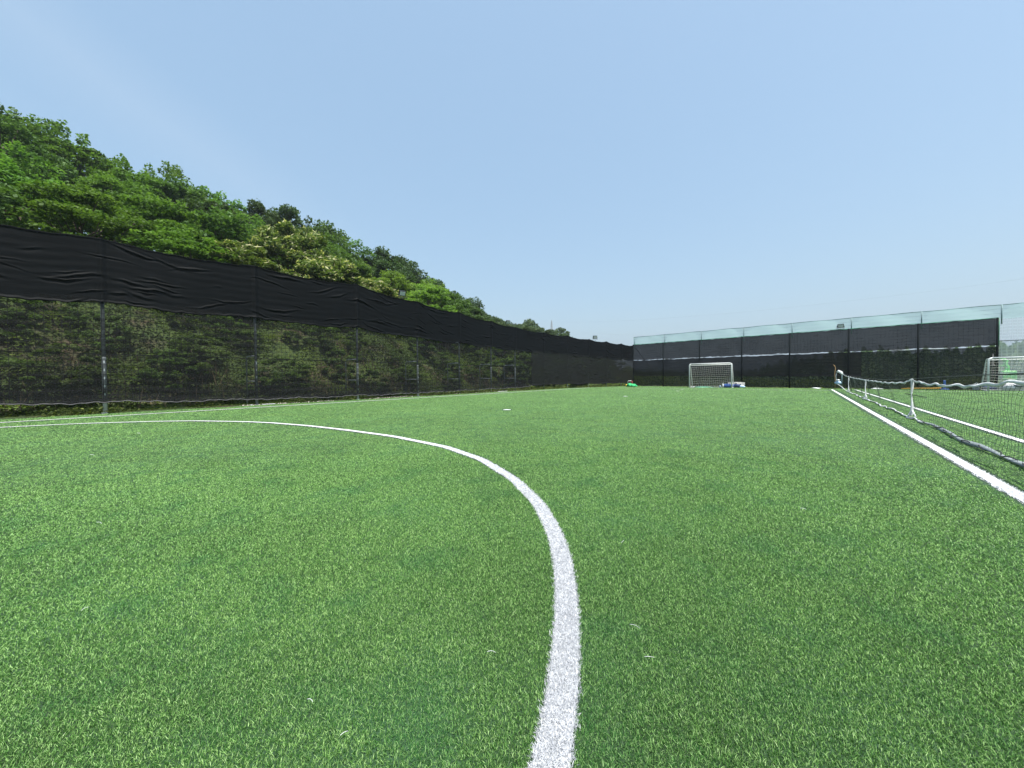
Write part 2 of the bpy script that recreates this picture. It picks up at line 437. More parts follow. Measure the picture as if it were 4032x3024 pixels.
DENS, R0 = 112000, 1.7
bx, by, br = sample_roots(0, R0, 48, DENS)
ok = (bx > TX0-.03) & (by > -9.5) & (by < 41.0 - (bx+18)*.13) & (bx < 14.5)
bx, by, br = bx[ok], by[ok], br[ok]
jit = .006+.002*np.minimum(br, 6)*0
def look(x, y): return mask[np.clip(((y-GY0)/GS).astype(int), 0, 5199), np.clip(((x-GX0)/GS).astype(int), 0, 3399)]
mk = look(bx, by)
mg = np.where(br > 4, .006*br, 0)
near_line = np.zeros(len(bx), bool)
for dx_, dy_ in ((1, 0), (-1, 0), (0, 1), (0, -1)): near_line |= look(bx+dx_*mg, by+dy_*mg) > 0
gsel = (mk == 0) & ~near_line
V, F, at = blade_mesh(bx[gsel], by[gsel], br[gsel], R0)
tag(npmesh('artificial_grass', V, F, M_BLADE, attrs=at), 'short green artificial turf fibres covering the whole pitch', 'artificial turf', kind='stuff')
# extra white fibres: twice as many as the green so that the line reads solid
def white_blades(idx, parent):
    sel = mk == idx
    x, y, r = bx[sel], by[sel], br[sel]
    k = 2
    x = np.concatenate([x+rng.normal(0, .006, len(x))*(q > 0) for q in range(k)]); y = np.concatenate([y+rng.normal(0, .006, len(y))*(q > 0) for q in range(k)]); r = np.tile(r, k)
    g = r
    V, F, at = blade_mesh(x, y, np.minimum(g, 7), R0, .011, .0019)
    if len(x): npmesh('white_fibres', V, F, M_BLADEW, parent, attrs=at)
for i, (nm, p, wd, lab) in enumerate(LINES):
    V, F = strip(p[::3] if len(p) > 60 else p, wd*.96, .0)
    V[:, 2] = .0025+.0135*S((np.hypot(V[:, 0], V[:, 1])-2)/8)
    o_ = npmesh(nm, V, F, M_WLINE); tag(o_, lab, 'line marking', kind='structure')
    white_blades(i+1, o_)
for j, (x, y, lab) in enumerate(SPOTS):
    mb = MB(); a = np.linspace(0, 2*math.pi, 25)[:-1]
    mb.add([(x+.13*math.cos(q), y+.13*math.sin(q), .0115) for q in a], [tuple(range(24))])
    o_ = mb.build('penalty_spot', M_WLINE); tag(o_, lab, 'line marking', kind='structure'); white_blades(len(LINES)+1+j, o_)

# ------------------------------------------------------------ left fence
FP = [(-18.6, -12.0, 5.8, 3.7, .5), (-18.6, -7.6, 5.8, 3.7, .45), (-18.6, -3.2, 5.8, 3.55, .45), (-18.6, 1.24, 5.87, 3.74, .37), (-18.6, 5.66, 5.96, 3.76, .24), (-18.6, 10.27, 6.05, 3.78, .20),
      (-18.69, 14.21, 5.76, 3.61, .19), (-18.9, 17.9, 5.61, 3.53, .2), (-19.08, 21.41, 5.44, 3.47, .22), (-19.21, 24.59, 5.31, 3.41, .23),
      (-18.76, 28.2, 5.15, 3.35, .42), (-18.25, 31.6, 5.09, 3.24, .40), (-17.52, 34.59, 4.94, 3.15, .38), (-16.9, 37.5, 4.85, 3.10, .38),
      (-16.26, 40.0, 4.75, 3.06, .36), (-15.65, 42.0, 4.67, 2.98, .34)]
FP = np.array(FP)
FS = np.r_[0, np.cumsum(np.hypot(*np.diff(FP[:, :2], axis=0).T))]
def fpos(s): return np.interp(s, FS, FP[:, 0]), np.interp(s, FS, FP[:, 1])
def fnorm(s):
    i = np.clip(np.searchsorted(FS, s)-1, 0, len(FS)-2); d = (FP[i+1, :2]-FP[i, :2]); d = d/np.linalg.norm(d, axis=-1)[..., None]
    return d[..., 1], -d[..., 0]              # points to the pitch
def creases(s, tt, posts, n_bay, amp, rs, span=None):
    """pulled folds of hung fabric: sharp lit ridge with a dark hollow below"""
    d = np.zeros_like(s)
    for i in range(len(posts)-1):
        a, b_ = posts[i], posts[i+1]
        for _ in range(n_bay):
            cs = rs.uniform(a, b_); ct = rs.uniform(.05, 1.0)**.75; ct = 1-ct if rs.uniform() < .7 else ct
            L = rs.uniform(.18, .8); an = rs.normal(0, .14)+(-.08 if cs < (a+b_)/2 else .08); wd = rs.uniform(.018, .042); am = amp*rs.uniform(.3, 1.0)
            sel = np.abs(s-cs) < L*1.6
            u = (s[sel]-cs); v = (tt[sel]-ct*span) - u*an - .06*np.sin(u*3+cs*7)
            env = np.exp(-(u/L)**2*1.8)
            d[sel] += am*env*(np.exp(-(v/wd)**2) - .75*np.exp(-((v+wd*1.7)/(wd*1.5))**2))
    return d
def hung(name, mat, parent, posts, pos, norm, topf, botf, off, sx=.05, sy=.04, span=2.2, amp=.05, nb=18, seed=1, sag=.06, ripple=.006, hem=True, seam=.0):
    rs = np.random.default_rng(seed)
    L0, L1 = posts[0], posts[-1]; ns = int((L1-L0)/sx)+1; nt_ = int(span/sy)+1
    s, q = np.meshgrid(np.linspace(L0, L1, ns), np.linspace(0, 1, nt_)); s = s.ravel(); q = q.ravel()
    idx = np.clip(np.searchsorted(posts, s)-1, 0, len(posts)-2); a = np.array(posts)[idx]; b_ = np.array(posts)[idx+1]
    ub = (s-a)/(b_-a); cat = 4*ub*(1-ub)
    top = topf(s) - sag*cat + .012*np.sin(s*5.1)+.008*np.sin(s*11.7)
    bot = botf(s) - sag*.8*cat + .022*np.sin(s*2.3+1)+.014*np.sin(s*7.9)+.012*np.sin(s*17)
    z = bot + (top-bot)*q
    d = creases(s, q*span, posts, nb, amp, rs, span)
    d += .014*np.sin(s*1.9+q*2.2)*cat + ripple*np.sin(q*span*23+2*np.sin(s*.8))*(.4+.6*np.sin(s*.53+q*3)**2) + cat*.05
    pst = np.array(posts); dn = np.abs(s[:, None]-pst[None, :]).min(1) if len(s) < 60000 else np.minimum(s-a, b_-s)
    d += seam*np.exp(-(dn/.075)**2)
    if hem: d += .03*np.exp(-((q*span-.03)/.04)**2) + .02*np.exp(-(((1-q)*span-.02)/.03)**2)
    x, y = pos(s); nx, ny = norm(s)
    V = np.stack([x+nx*(off+d), y+ny*(off+d), z], 1)
    i = np.arange(ns*nt_).reshape(nt_, ns)
    F = np.stack([i[:-1, :-1].ravel(), i[:-1, 1:].ravel(), i[1:, 1:].ravel(), i[1:, :-1].ravel()], 1)
    return npmesh(name, V, F, mat, parent, uv=np.stack([s, z], 1), smooth=True)
M_BLKCLOTH = clothmat('black_shade_cloth', (.0030, .0040, .0046), .6, 1, spec=.08)
M_NETL = clothmat('open_black_shade_net', (.0045, .0055, .006), .75, .56, weave=.16, uvgrid=(.17, .009, .28), low=(1.0, .20), bands=.14)
M_NETD = clothmat('doubled_black_shade_net', (.005, .006, .0055), .7, .945, weave=.10, low=(.6, .1), bands=.1)
lf = thing('mesh_fence', 'tall fence along the left side hung with black shade cloth, hill behind', 'fence', (-18.6, 1.24, 0))
topf = lambda s: np.interp(s, FS, FP[:, 2]); midf = lambda s: np.interp(s, FS, FP[:, 3]); lowf = lambda s: np.interp(s, FS, FP[:, 4])
for i, (x, y, tp, md, lo) in enumerate(FP[:-1]):
    mb = MB(); mb.tube([(x, y, 0), (x, y, tp-.12)], .048, 12)
    po = mb.build('post', M_GALV, lf, True)
    mb = MB(); mb.tube([(x, y, 0), (x, y, 1.85), (x, y, 1.9)], [.057, .057, .049], 12); mb.build('sleeve', M_GALVL if i % 3 != 1 else M_GALV, po, True)
    mb = MB(); mb.tube([(x, y, -.02), (x, y, .025)], .10, 12); mb.build('foot_plate', M_GALV, po)
for z_ in (2.0, 3.9, 5.3):
    mb = MB(); mb.tube([(x-.07, y, z_ if z_ < 5 else tp-.16) for x, y, tp in FP[:, :3]], .012, 6); mb.build('rail', M_DARKPOST, lf, True)
for i in (4, 5, 6, 7, 8, 9, 10, 11):
    x, y = FP[i, :2]; L = 1.2
    mb = MB(); mb.tube([(x-.05, y, 2.12), (x-L+.1, y, 2.12), (x-L, y, 2.02), (x-L, y, -.1)], .03, 8); mb.tube([(x-.05, y, 1.02), (x-L, y, 1.02)], .024, 8)
    mb.build('brace', M_GALVL, lf, True)
posts_l = FS.tolist()
hung('upper_cloth', M_BLKCLOTH, lf, posts_l, fpos, fnorm, topf, midf, .065, .045, .022, 2.2, .058, 17, 3, .15, .0035, True, .045)
iN = 10
sN = FS[iN-1]+ (FS[iN]-FS[iN-1])*.55
hung('lower_net', M_NETL, lf, [q for q in posts_l if q < sN]+[sN], fpos, fnorm, lambda s: midf(s)+.15, lowf, .058, .06, .05, 3.5, .018, 12, 5, .03, .008)
hung('lower_net', M_NETD, lf, [sN-.06]+[q for q in posts_l if q > sN], fpos, fnorm, lambda s: midf(s)+.12, lambda s: lowf(s), .075, .06, .05, 3.0, .03, 10, 6, .04, .006)
tag(bpy.data.objects['lower_net.001'], 'denser black lower netting near the far corner')
# bottom hem rope of the net
mb = MB(); ss = np.linspace(FS[0], sN, 700); px_, py_ = fpos(ss); iq = np.clip(np.searchsorted(FS, ss)-1, 0, len(FS)-2)
ub_ = (ss-FS[iq])/(FS[iq+1]-FS[iq]); ct_ = 4*ub_*(1-ub_)
zb_ = lowf(ss) - .024*ct_ + .022*np.sin(ss*2.3+1)+.014*np.sin(ss*7.9)+.012*np.sin(ss*17)
mb.tube([(a+.058+.03+.05*c_+.012, b_, z_+.012) for a, b_, z_, c_ in zip(px_, py_, zb_, ct_)], .017, 5)
mb.build('hem', simple('faded_hem', (.07, .07, .075), .8, 0, .4, 9), lf, True)

# ------------------------------------------------------------ far fence
P0 = np.array([-15.65, 42.0]); P1 = np.array([9.7, 38.7]); DV = (P1-P0)/np.linalg.norm(P1-P0); NB = np.array([DV[1], -DV[0]])
if NB[1] > 0: NB = -NB
def bp_(s): return P0[0]+DV[0]*s, P0[1]+DV[1]*s
def bn_(s): return np.full_like(np.asarray(s, float), NB[0]), np.full_like(np.asarray(s, float), NB[1])
BPX = [-15.60, -12.15, -8.48, -4.79, -1.19, 2.56, 6.24, 9.70, 13.4, 17.1]
BS = [(x-P0[0])/DV[0] for x in BPX]
SEND = BS[7]
ff = thing('mesh_fence', 'fence across the far end with black cloth bands under a pale mint net', 'fence', (-15.65, 42, 0))
for s in BS:
    x, y = bp_(s); x -= NB[0]*.0; mb = MB()
    mb.tube([(x+NB[0]*.05, y+NB[1]*.05, -.1), (x+NB[0]*.05, y+NB[1]*.05, 4.72)], .055, 10); mb.build('post', M_DARKPOST, ff, True)
    x2, y2 = bp_(s+.16)
    mb = MB(); mb.tube([(x2, y2, 4.3), (x2, y2, 5.55)], .032, 8); mb.build('post', M_TEALPOST, ff, True)
mb = MB(); x, y = bp_(0); x2, y2 = bp_(BS[-1]+2)
pts = [(*bp_(s), 5.55+.015*math.sin(s*2.1)) for s in np.linspace(.1, BS[-1]+2, 60)]
mb.tube(pts, .026, 6); mb.build('rail', M_TEALPOST, ff, True)
for zz, rr in ((4.98, .006), (5.26, .006)):
    mb = MB(); mb.tube([(*bp_(s), zz+.02*math.sin(s*1.3)) for s in np.linspace(.1, BS[-1]+2, 50)], rr, 4); mb.build('wire', M_TEALPOST, ff)
mb = MB(); a = bp_(.1); c_ = bp_(BS[1]); mb.tube([(a[0], a[1]+.06, 4.6), (c_[0], c_[1]+.06, .1)], .03, 8); mb.build('brace', M_DARKPOST, ff, True)
k1 = lambda v: (lambda s: np.full_like(s, v))
M_FBAND = clothmat('far_black_cloth', (.005, .0055, .0075), .7, .93, weave=.05, uvgrid=(.22, .012, .02), bands=.08)
M_FBAND2 = clothmat('far_black_cloth_lower', (.0022, .003, .004), .7, .968, weave=.05, bands=.05)
M_FNET = clothmat('far_dark_green_net', (.006, .010, .0095), .7, .885, weave=.12, uvgrid=(.2, .01, .1), bands=.12)
M_MINT = clothmat('pale_mint_net', (.62, .92, .86), .7, .44, weave=.03, bands=.0, cv=(.96, 1.04))
M_CLEAR = clothmat('pale_grid_net', (.80, .86, .90), .7, .30, weave=.04, uvgrid=(.2, .02, .14), bands=.0, cv=(.95, 1.05))
m, t, o = newmat('green_edge_cord'); b = N(t, 'ShaderNodeBsdfPrincipled'); t.links.new(ramp(t, noise(t, 4, 2), [(.4, (.01, .12, .06)), (.7, (.03, .3, .14))]), b.inputs['Base Color']); t.links.new(b.outputs[0], o.inputs[0]); M_GCORD = m
postsF = BS[:8]
hung('upper_cloth', M_FBAND, ff, postsF, bp_, bn_, k1(4.70), lambda s: np.interp(s, [0, 12, 15, 19, SEND], [2.93, 2.98, 2.96, 2.90, 2.93]), .0, .10, .08, 1.8, .012, 6, 11, .02, .004)
hung('middle_cloth', M_FBAND2, ff, [0, BS[1], BS[2], BS[3], BS[4], 19.1], bp_, bn_, lambda s: 2.90-.03*np.sin(s*.9)**2-.02*S((s-8)/4), lambda s: 1.14-.01*s, .03, .10, .08, 1.8, .03, 6, 12, .0, .006)
hung('lower_net', M_FNET, ff, [0, BS[1], BS[2], BS[3], BS[4], 19.05], bp_, bn_, k1(1.18), k1(.03), -.03, .12, .10, 1.2, .008, 3, 13, .0, .004)
hung('lower_net', M_FNET, ff, [19.05, BS[6], BS[7]], bp_, bn_, k1(2.86), k1(.03), -.03, .12, .10, 2.8, .012, 4, 16, .02, .006)
hung('mint_net', M_MINT, ff, BS, bp_, bn_, k1(5.55), k1(4.64), -.02, .15, .12, .9, .015, 3, 14, .0, .004, hem=False)
hung('clear_net', M_CLEAR, ff, BS[7:], bp_, bn_, k1(4.64), k1(.03), -.0, .15, .12, 4.6, .015, 3, 15, .0, .004, hem=False)
mb = MB(); mb.tube([(bp_(s)[0]+NB[0]*.05, bp_(s)[1]+NB[1]*.05, 4.71+.015*math.sin(s*3)) for s in np.linspace(.1, SEND, 120)], .022, 5)
mb.build('edge_cord', M_GCORD, ff, True)
mb = MB(); x, y = bp_(SEND+.05); mb.tube([(x+NB[0]*.06, y+NB[1]*.06, 4.7), (x+NB[0]*.06, y+NB[1]*.06, 2.9)], .03, 5); mb.build('edge_cord', M_GCORD, ff, True)
for z_ in (1.0, 3.2):
    mb = MB(); x, y = bp_(SEND); x2, y2 = bp_(BS[-1]); mb.tube([(x, y-.04, z_), (x2, y2-.04, z_)], .02, 5); mb.build('rail', M_DARKPOST, ff)

m, t, o = newmat('white_hem_strip'); b = N(t, 'ShaderNodeBsdfPrincipled'); t.links.new(ramp(t, noise(t, 1.1, 5), [(.44, (.03, .033, .036)), (.58, (.42, .46, .49))]), b.inputs['Base Color']); t.links.new(b.outputs[0], o.inputs[0]); M_HEM = m
for s0, s1, w_ in ((1.2, 7.6, .013), (8.4, 16.2, .016), (20.6, 23.6, .034)):
    mb = MB(); q_ = np.linspace(s0, s1, 50)
    mb.tube([(bp_(q)[0]+NB[0]*.06, bp_(q)[1]+NB[1]*.06, float(np.interp(q, [0, 12, 15, 19, SEND], [2.90, 2.95, 2.93, 2.86, 2.86]))+.012*math.sin(q*4)) for q in q_], [w_*(.5+.5*abs(math.sin(q*1.3))) for q in q_], 6); mb.build('white_hem', M_HEM, ff, True)

# ------------------------------------------------------------ floodlights
def floodlight(loc, yaw, tilt, label, sc=1):
    t_ = thing('floodlight', label, 'floodlight', loc, 'floodlights on top of the fences')
    rot = Matrix.Rotation(yaw, 3, 'Z') @ Matrix.Rotation(tilt, 3, 'X')
    def P(x, y, z): q = rot @ Vector((x*sc, y*sc, z*sc)); return (loc[0]+q.x, loc[1]+q.y, loc[2]+.22*sc+q.z)
    mb = MB(); mb.box(P(0, .02, 0), (.34*sc, .09*sc, .26*sc), rot, .012)
    for k in range(6): mb.box(P(-.13+.052*k, .085, 0), (.012*sc, .05*sc, .2*sc), rot)
    hs = mb.build('housing', M_BLACKPL, t_)
    mb = MB(); mb.box(P(0, -.045, 0), (.27*sc, .012*sc, .19*sc), rot, .003); mb.build('glass', M_GLASS, hs)
    mb = MB(); l = loc
    a = P(-.19, 0, 0); b_ = P(.19, 0, 0)
    mb.tube([a, (a[0], a[1], l[2]+.03), (l[0], l[1], l[2]), (b_[0], b_[1], l[2]+.03), b_], .012*sc, 6); mb.tube([(l[0], l[1], l[2]-.35), (l[0], l[1], l[2]+.02)], .016, 6)
    mb.build('bracket', M_BLACKPL, t_)
yl = R(90)
floodlight((-18.62, 13.12, 5.82), yl-R(10), R(25), 'black floodlight on the left fence in front of the bright green trees', 1.15)
floodlight((-19.15, 23.6, 5.36), yl-R(25), R(35), 'pale faced floodlight on the left fence below the pines', 1.1)
floodlight((-17.3, 35.7, 4.92), yl-R(50), R(15), 'small floodlight on the left fence against the sky near the corner', 1.25)
floodlight((2.08, 39.66, 4.74), 0, R(8), 'floodlight on the far fence in front of the mint net', 1.15)

# ------------------------------------------------------------ foliage
def leaf_quads(C, size, up=.6, aspect=1.5, rs=rng):
    n = len(C)
    nrm = rs.normal(0, 1, (n, 3)); nrm[:, 2] = np.abs(nrm[:, 2])+up*1.6; nrm /= np.linalg.norm(nrm, axis=1)[:, None]
    a = rs.normal(0, 1, (n, 3)); u = np.cross(nrm, a); u /= np.linalg.norm(u, axis=1)[:, None]; v = np.cross(nrm, u)
    s = (size*rs.uniform(.6, 1.35, n))[:, None]
    u = u*s*aspect*.5; v = v*s*.5
    V = np.stack([C-u, C-v*.9+u*.1, C+u, C+v*.9+u*.1], 1).reshape(-1, 3)
    F = np.arange(4*n).reshape(n, 4); return V, F
def crown_mesh(name, kind, seed):
    """unit tree: height 1, crown radius about .38; returns leaf and wood meshes"""
    rs = np.random.default_rng(seed); pts = []; tone = []; limbs = []
    def clump(c, r, n, flat, tn):
        q = rs.normal(0, 1, (n, 3)); q /= np.linalg.norm(q, axis=1)[:, None]
        q *= (rs.uniform(.35, 1, n)**.5)[:, None]; q[:, 2] = q[:, 2]*flat
        q[:, 2] = np.where(q[:, 2] < 0, q[:, 2]*.6, q[:, 2])
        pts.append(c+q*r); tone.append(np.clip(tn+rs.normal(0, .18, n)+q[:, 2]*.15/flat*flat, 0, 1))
    if kind == 'pine':
        for k in range(34):
            h = rs.uniform(.08, 1)**.9; rad = .30*(1.12-h)**.8*rs.uniform(.5, 1.05); th = rs.uniform(0, 2*math.pi)
            c = np.array([math.cos(th)*rad, math.sin(th)*rad, h*.96]); limbs.append(c)
            clump(c, rs.uniform(.06, .11), 190, .6, rs.uniform(.25, .7))
    else:
        K = {'locust': 66, 'oak': 58, 'chestnut': 58, 'lime': 60, 'bush': 30, 'darkoak': 58}[kind]
        zc, zr, xr = (.60, .40, .38) if kind != 'bush' else (.42, .5, .55)
        for k in range(K):
            q = rs.normal(0, 1, 3); q /= np.linalg.norm(q); q *= rs.uniform(.35, 1)**.45
            if q[2] < -.5 and kind != 'bush': q[2] *= .6
            lump = 1+.18*math.sin(3*math.atan2(q[1], q[0])+seed)
            c = np.array([q[0]*xr*lump, q[1]*xr*lump, zc+q[2]*zr*.92]); limbs.append(c)
            fl = {'locust': .33, 'lime': .5, 'chestnut': .75}.get(kind, .65)
            clump(c, rs.uniform(.07, .14)*(1.1 if kind == 'locust' else 1), 230 if kind != 'bush' else 160, fl, rs.uniform(.2, .75))
        for k in range(9):                       # stray sprays that break the outline
            th = rs.uniform(0, 2*math.pi); q2 = rs.uniform(.1, .75); c = np.array([math.cos(th)*xr*q2, math.sin(th)*xr*q2, zc+zr*math.sqrt(1-q2*q2)*rs.uniform(.85, 1.0)])
            clump(c, .05, 60, 1.1, .6)
    C = np.concatenate(pts); T = np.concatenate(tone)
    sz = {'pine': .017, 'locust': .019, 'lime': .018, 'oak': .021, 'darkoak': .021, 'chestnut': .023, 'bush': .038}[kind]
    V, F = leaf_quads(C, np.full(len(C), sz), .5 if kind != 'pine' else .1, 1.5 if kind != 'pine' else 2.4, rs)
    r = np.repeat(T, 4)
    if kind == 'chestnut':                       # pale catkins standing on the outside
        n = 1500; q = rs.normal(0, 1, (n, 3)); q /= np.linalg.norm(q, axis=1)[:, None]
        base = C[rs.integers(0, len(C), n)]; keep = (base[:, 2] > .38)
        base = base[keep]+[0, 0, .012]; V2, F2 = leaf_quads(base, np.full(len(base), .015), .0, 4.0, rs)
        F = np.concatenate([F, F2+len(V)]); V = np.concatenate([V, V2]); r = np.r_[r, np.full(len(V2), 2.0)]
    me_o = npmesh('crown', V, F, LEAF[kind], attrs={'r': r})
    me = me_o.data; bpy.data.objects.remove(me_o)
    mb = MB()
    zt = .8 if kind != 'bush' else .5
    wob = rs.normal(0, .012, (6, 2))
    trunk = [(wob[i][0]*i, wob[i][1]*i, -.04+ (zt+.04)*i/5) for i in range(6)]
    mb.tube(trunk, [.026, .021, .018, .014, .010, .005], 8)
    for c in limbs[::2]:
        h0 = max(.08, c[2]-.22-.3*rs.uniform(0, 1)*np.hypot(c[0], c[1])); i = min(5, max(0, h0/zt*5)); k = int(min(4, i)); f = i-k
        p0 = np.array(trunk[k])*(1-f)+np.array(trunk[k+1])*f
        mid = (p0+c)/2+np.array([0, 0, -.03]); mb.tube([p0, mid, c], [.008, .006, .002], 5)
    wo = mb.build('trunk', M_BARK, None, True); wm = wo.data; bpy.data.objects.remove(wo)
    return me, wm
def catkin_leafmat(name, *a, **k):
    m = leafmat(name, *a, **k); t = m.node_tree
    at = [n for n in t.nodes if n.type == 'ATTRIBUTE'][0]; rp = [n for n in t.nodes if n.type == 'VALTORGB'][0]
    hv = [n for n in t.nodes if n.type == 'HUE_SAT'][0]
    g = math_(t, 'GREATER_THAN', at.outputs['Fac'], 1.5)
    t.links.new(mixc(t, g, rp.outputs[0], (.52, .52, .26)), hv.inputs['Color']); return m
LEAF = {
    'locust': leafmat('locust_leaves', (.040, .100, .014), (.070, .165, .022), (.115, .235, .038), .42),
    'lime': leafmat('light_green_leaves', (.066, .135, .018), (.105, .20, .028), (.16, .28, .05), .45),
    'oak': leafmat('oak_leaves', (.032, .075, .016), (.055, .118, .024), (.090, .17, .040), .36),
    'darkoak': leafmat('dark_oak_leaves', (.024, .055, .018), (.042, .086, .026), (.070, .13, .042), .32),
    'chestnut': catkin_leafmat('chestnut_leaves', (.045, .085, .018), (.080, .135, .03), (.125, .185, .05), .38),
    'pine': leafmat('pine_needles', (.036, .064, .026), (.058, .105, .04), (.10, .155, .06), .22),
    'bush': leafmat('bush_leaves', (.045, .09, .018), (.08, .15, .028), (.13, .22, .045), .4),
}
PROTO = {}
for kd, ns in (('locust', 3), ('lime', 2), ('oak', 3), ('darkoak', 3), ('chestnut', 2), ('pine', 3), ('bush', 3)):
    PROTO[kd] = [crown_mesh(kd, kd, 100*len(kd)+k) for k in range(ns)]
SKY = [(-100, 24), (-92.1, 23.0), (-91.3, 23.1), (-88.9, 23.7), (-87, 23.6), (-85.8, 22.4), (-84.5, 22.0), (-80.9, 22.2), (-78.3, 21.6), (-76, 20.3), (-72.9, 21.0),
       (-67.3, 20.0), (-61.1, 18.9), (-55.9, 17.5), (-50.5, 14.6), (-44.9, 11.2), (-42.9, 10.0), (-39, 8.6), (-35.1, 7.9), (-32.4, 7.3), (-30.9, 7.2), (-29.4, 6.0)]
def skyel(az): return math.tan(R(float(np.interp(az, [a for a, _ in SKY], [e for _, e in SKY]))))
NAMES = {'locust': ('locust_tree', 'feathery bright green locust tree'), 'lime': ('broadleaf_tree', 'yellow green soft leaved tree'),
         'oak': ('oak_tree', 'mid green oak tree'), 'darkoak': ('oak_tree', 'dark green oak tree'),
         'chestnut': ('chestnut_tree', 'chestnut tree full of cream flowers'), 'pine': ('pine_tree', 'dark needled pine tree'), 'bush': ('bush', 'green leafy bush')}
ORD = ['first', 'second', 'third', 'fourth', 'fifth', 'sixth', 'seventh', 'eighth', 'ninth', 'tenth', 'eleventh', 'twelfth', 'thirteenth', 'fourteenth', 'fifteenth', 'sixteenth', 'seventeenth', 'eighteenth', 'nineteenth', 'twentieth']
def post_az(): return [math.degrees(math.atan2(x, y)) for x, y in FP[3:, :2]]
PAZ = post_az()
placed = []
def plant(kind, x, y, h, wscale, row):
    nm, base = NAMES[kind]
    z = float(terr(x, y)); me, wm = random.choice(PROTO[kind])
    r = bpy.data.objects.new(nm, None); COL.objects.link(r); r.location = (x, y, z-.05)
    r.rotation_euler = (0, 0, random.uniform(0, 6.28)); r.scale = (h*wscale, h*wscale, h)
    a = bpy.data.objects.new('crown', me); COL.objects.link(a); a.parent = r
    b_ = bpy.data.objects.new('trunk', wm); COL.objects.link(b_); b_.parent = r
    placed.append((kind, x, y, row, r))
# trees: rows climbing the slope
def kind_at(az, row):
    u = random.random()
    if az < -78: return 'locust' if u < .75 else 'oak'
    if az < -73: return 'chestnut' if row == 0 and u < .6 else ('locust' if u < .3 else 'oak' if u < .6 else 'darkoak')
    if az < -66: return 'chestnut' if row < 2 else ('darkoak' if u < .55 else 'oak')
    if az < -58: return 'chestnut' if row < 1 else ('locust' if u < .6 else 'lime' if u < .8 else 'oak')
    if az < -54: return 'chestnut' if row < 1 else ('darkoak' if row > 1 else 'lime')
    if az < -50: return 'lime' if row < 2 else 'darkoak'
    if az < -46: return 'oak' if row < 1 else 'darkoak'
    if az < -43: return 'darkoak' if u < .6 else 'pine'
    return 'pine'
for row, off in enumerate((8.2, 13.0, 18.0, 23.5)):
    y = -14.0 + random.uniform(0, 2)
    while y < 88:
        x = float(fence_x(min(y, 44))) - off + random.uniform(-1.2, 1.2)
        yy = y + random.uniform(-.9, .9); az = math.degrees(math.atan2(x, yy)); d = math.hypot(x, yy)
        y += (3.9 if row < 2 else 4.3) * random.uniform(.85, 1.2) * (1 if d < 60 else 1.25)
        if az > -28.8 or az < -101: continue
        z = float(terr(x, yy)); lim = H + d*skyel(az) - z
        want = {0: random.uniform(4.5, 6.5), 1: random.uniform(5.5, 8)}.get(row, random.uniform(6.5, 9.5))
        if row == 4: want = 30
        h = min(want, lim*random.uniform(.9, 1.0) if row < 4 else lim*random.choice((random.uniform(.90, .97), random.uniform(.97, 1.08))))
        if h < 1.8: continue
        h = min(h, 12.5)
        plant(kind_at(az, row), x, yy, h, max(.8, min(1.35, 6.5/h))*random.uniform(.9, 1.15), row)
az = -100.0
while az < -43.5:
    a_ = R(az + random.uniform(-.4, .4)); x = -48 + random.uniform(-1.5, 1.5)
    d = x/math.sin(a_)
    if d*math.cos(a_) > 56: d = 56/math.cos(a_); x = d*math.sin(a_)
    yy = d*math.cos(a_); z = float(terr(x, yy))
    h = (H + d*skyel(az) - z)*random.choice((random.uniform(.97, 1.03), random.uniform(1.02, 1.14)))
    if h > 2: plant(kind_at(az, 4), x, yy, min(h, 14), max(.75, min(1.2, 6.5/h))*random.uniform(.95, 1.15), 4)
    az += math.degrees(3.3/d)
# the last pines beside the pylon, above the left fence top
for (az, d, el) in ((-29.9, 92, 7.1), (-31.0, 96, 7.6), (-34.2, 92, 7.8), (-35.6, 90, 8.9), (-36.9, 84, 8.4), (-38.3, 80, 8.2), (-40.0, 76, 8.9), (-41.5, 72, 9.4), (-33.2, 88, 7.0), (-32.6, 98, 7.2), (-31.9, 90, 7.2), (-30.6, 88, 6.8), (-35.0, 82, 7.9), (-36.2, 88, 8.4), (-37.6, 84, 8.3), (-39.2, 80, 8.6), (-40.8, 76, 9.1), (-42.4, 70, 9.8), (-43.4, 68, 10.4), (-44.4, 66, 11.0)):
    x, y = d*math.sin(R(az)), d*math.cos(R(az)); z = float(terr(x, y)); plant('pine', x, y, H+d*math.tan(R(el))-z, .95, 4)
# bushes on the bank behind the netting
for row, (off, n) in enumerate(((2.6, 30), (4.6, 26), (6.6, 20))):
    for k in range(n):
        y = -6 + (58/n)*(k+random.random()); x = float(fence_x(min(y, 44))) - off + random.uniform(-.8, .8)
        az = math.degrees(math.atan2(x, y))
        if az > -23 or az < -99: continue
        plant('bush', x, y, random.uniform(1.1, 2.2)*(1.0 if y < 25 else 1.5), random.uniform(.8, 1.3), row)
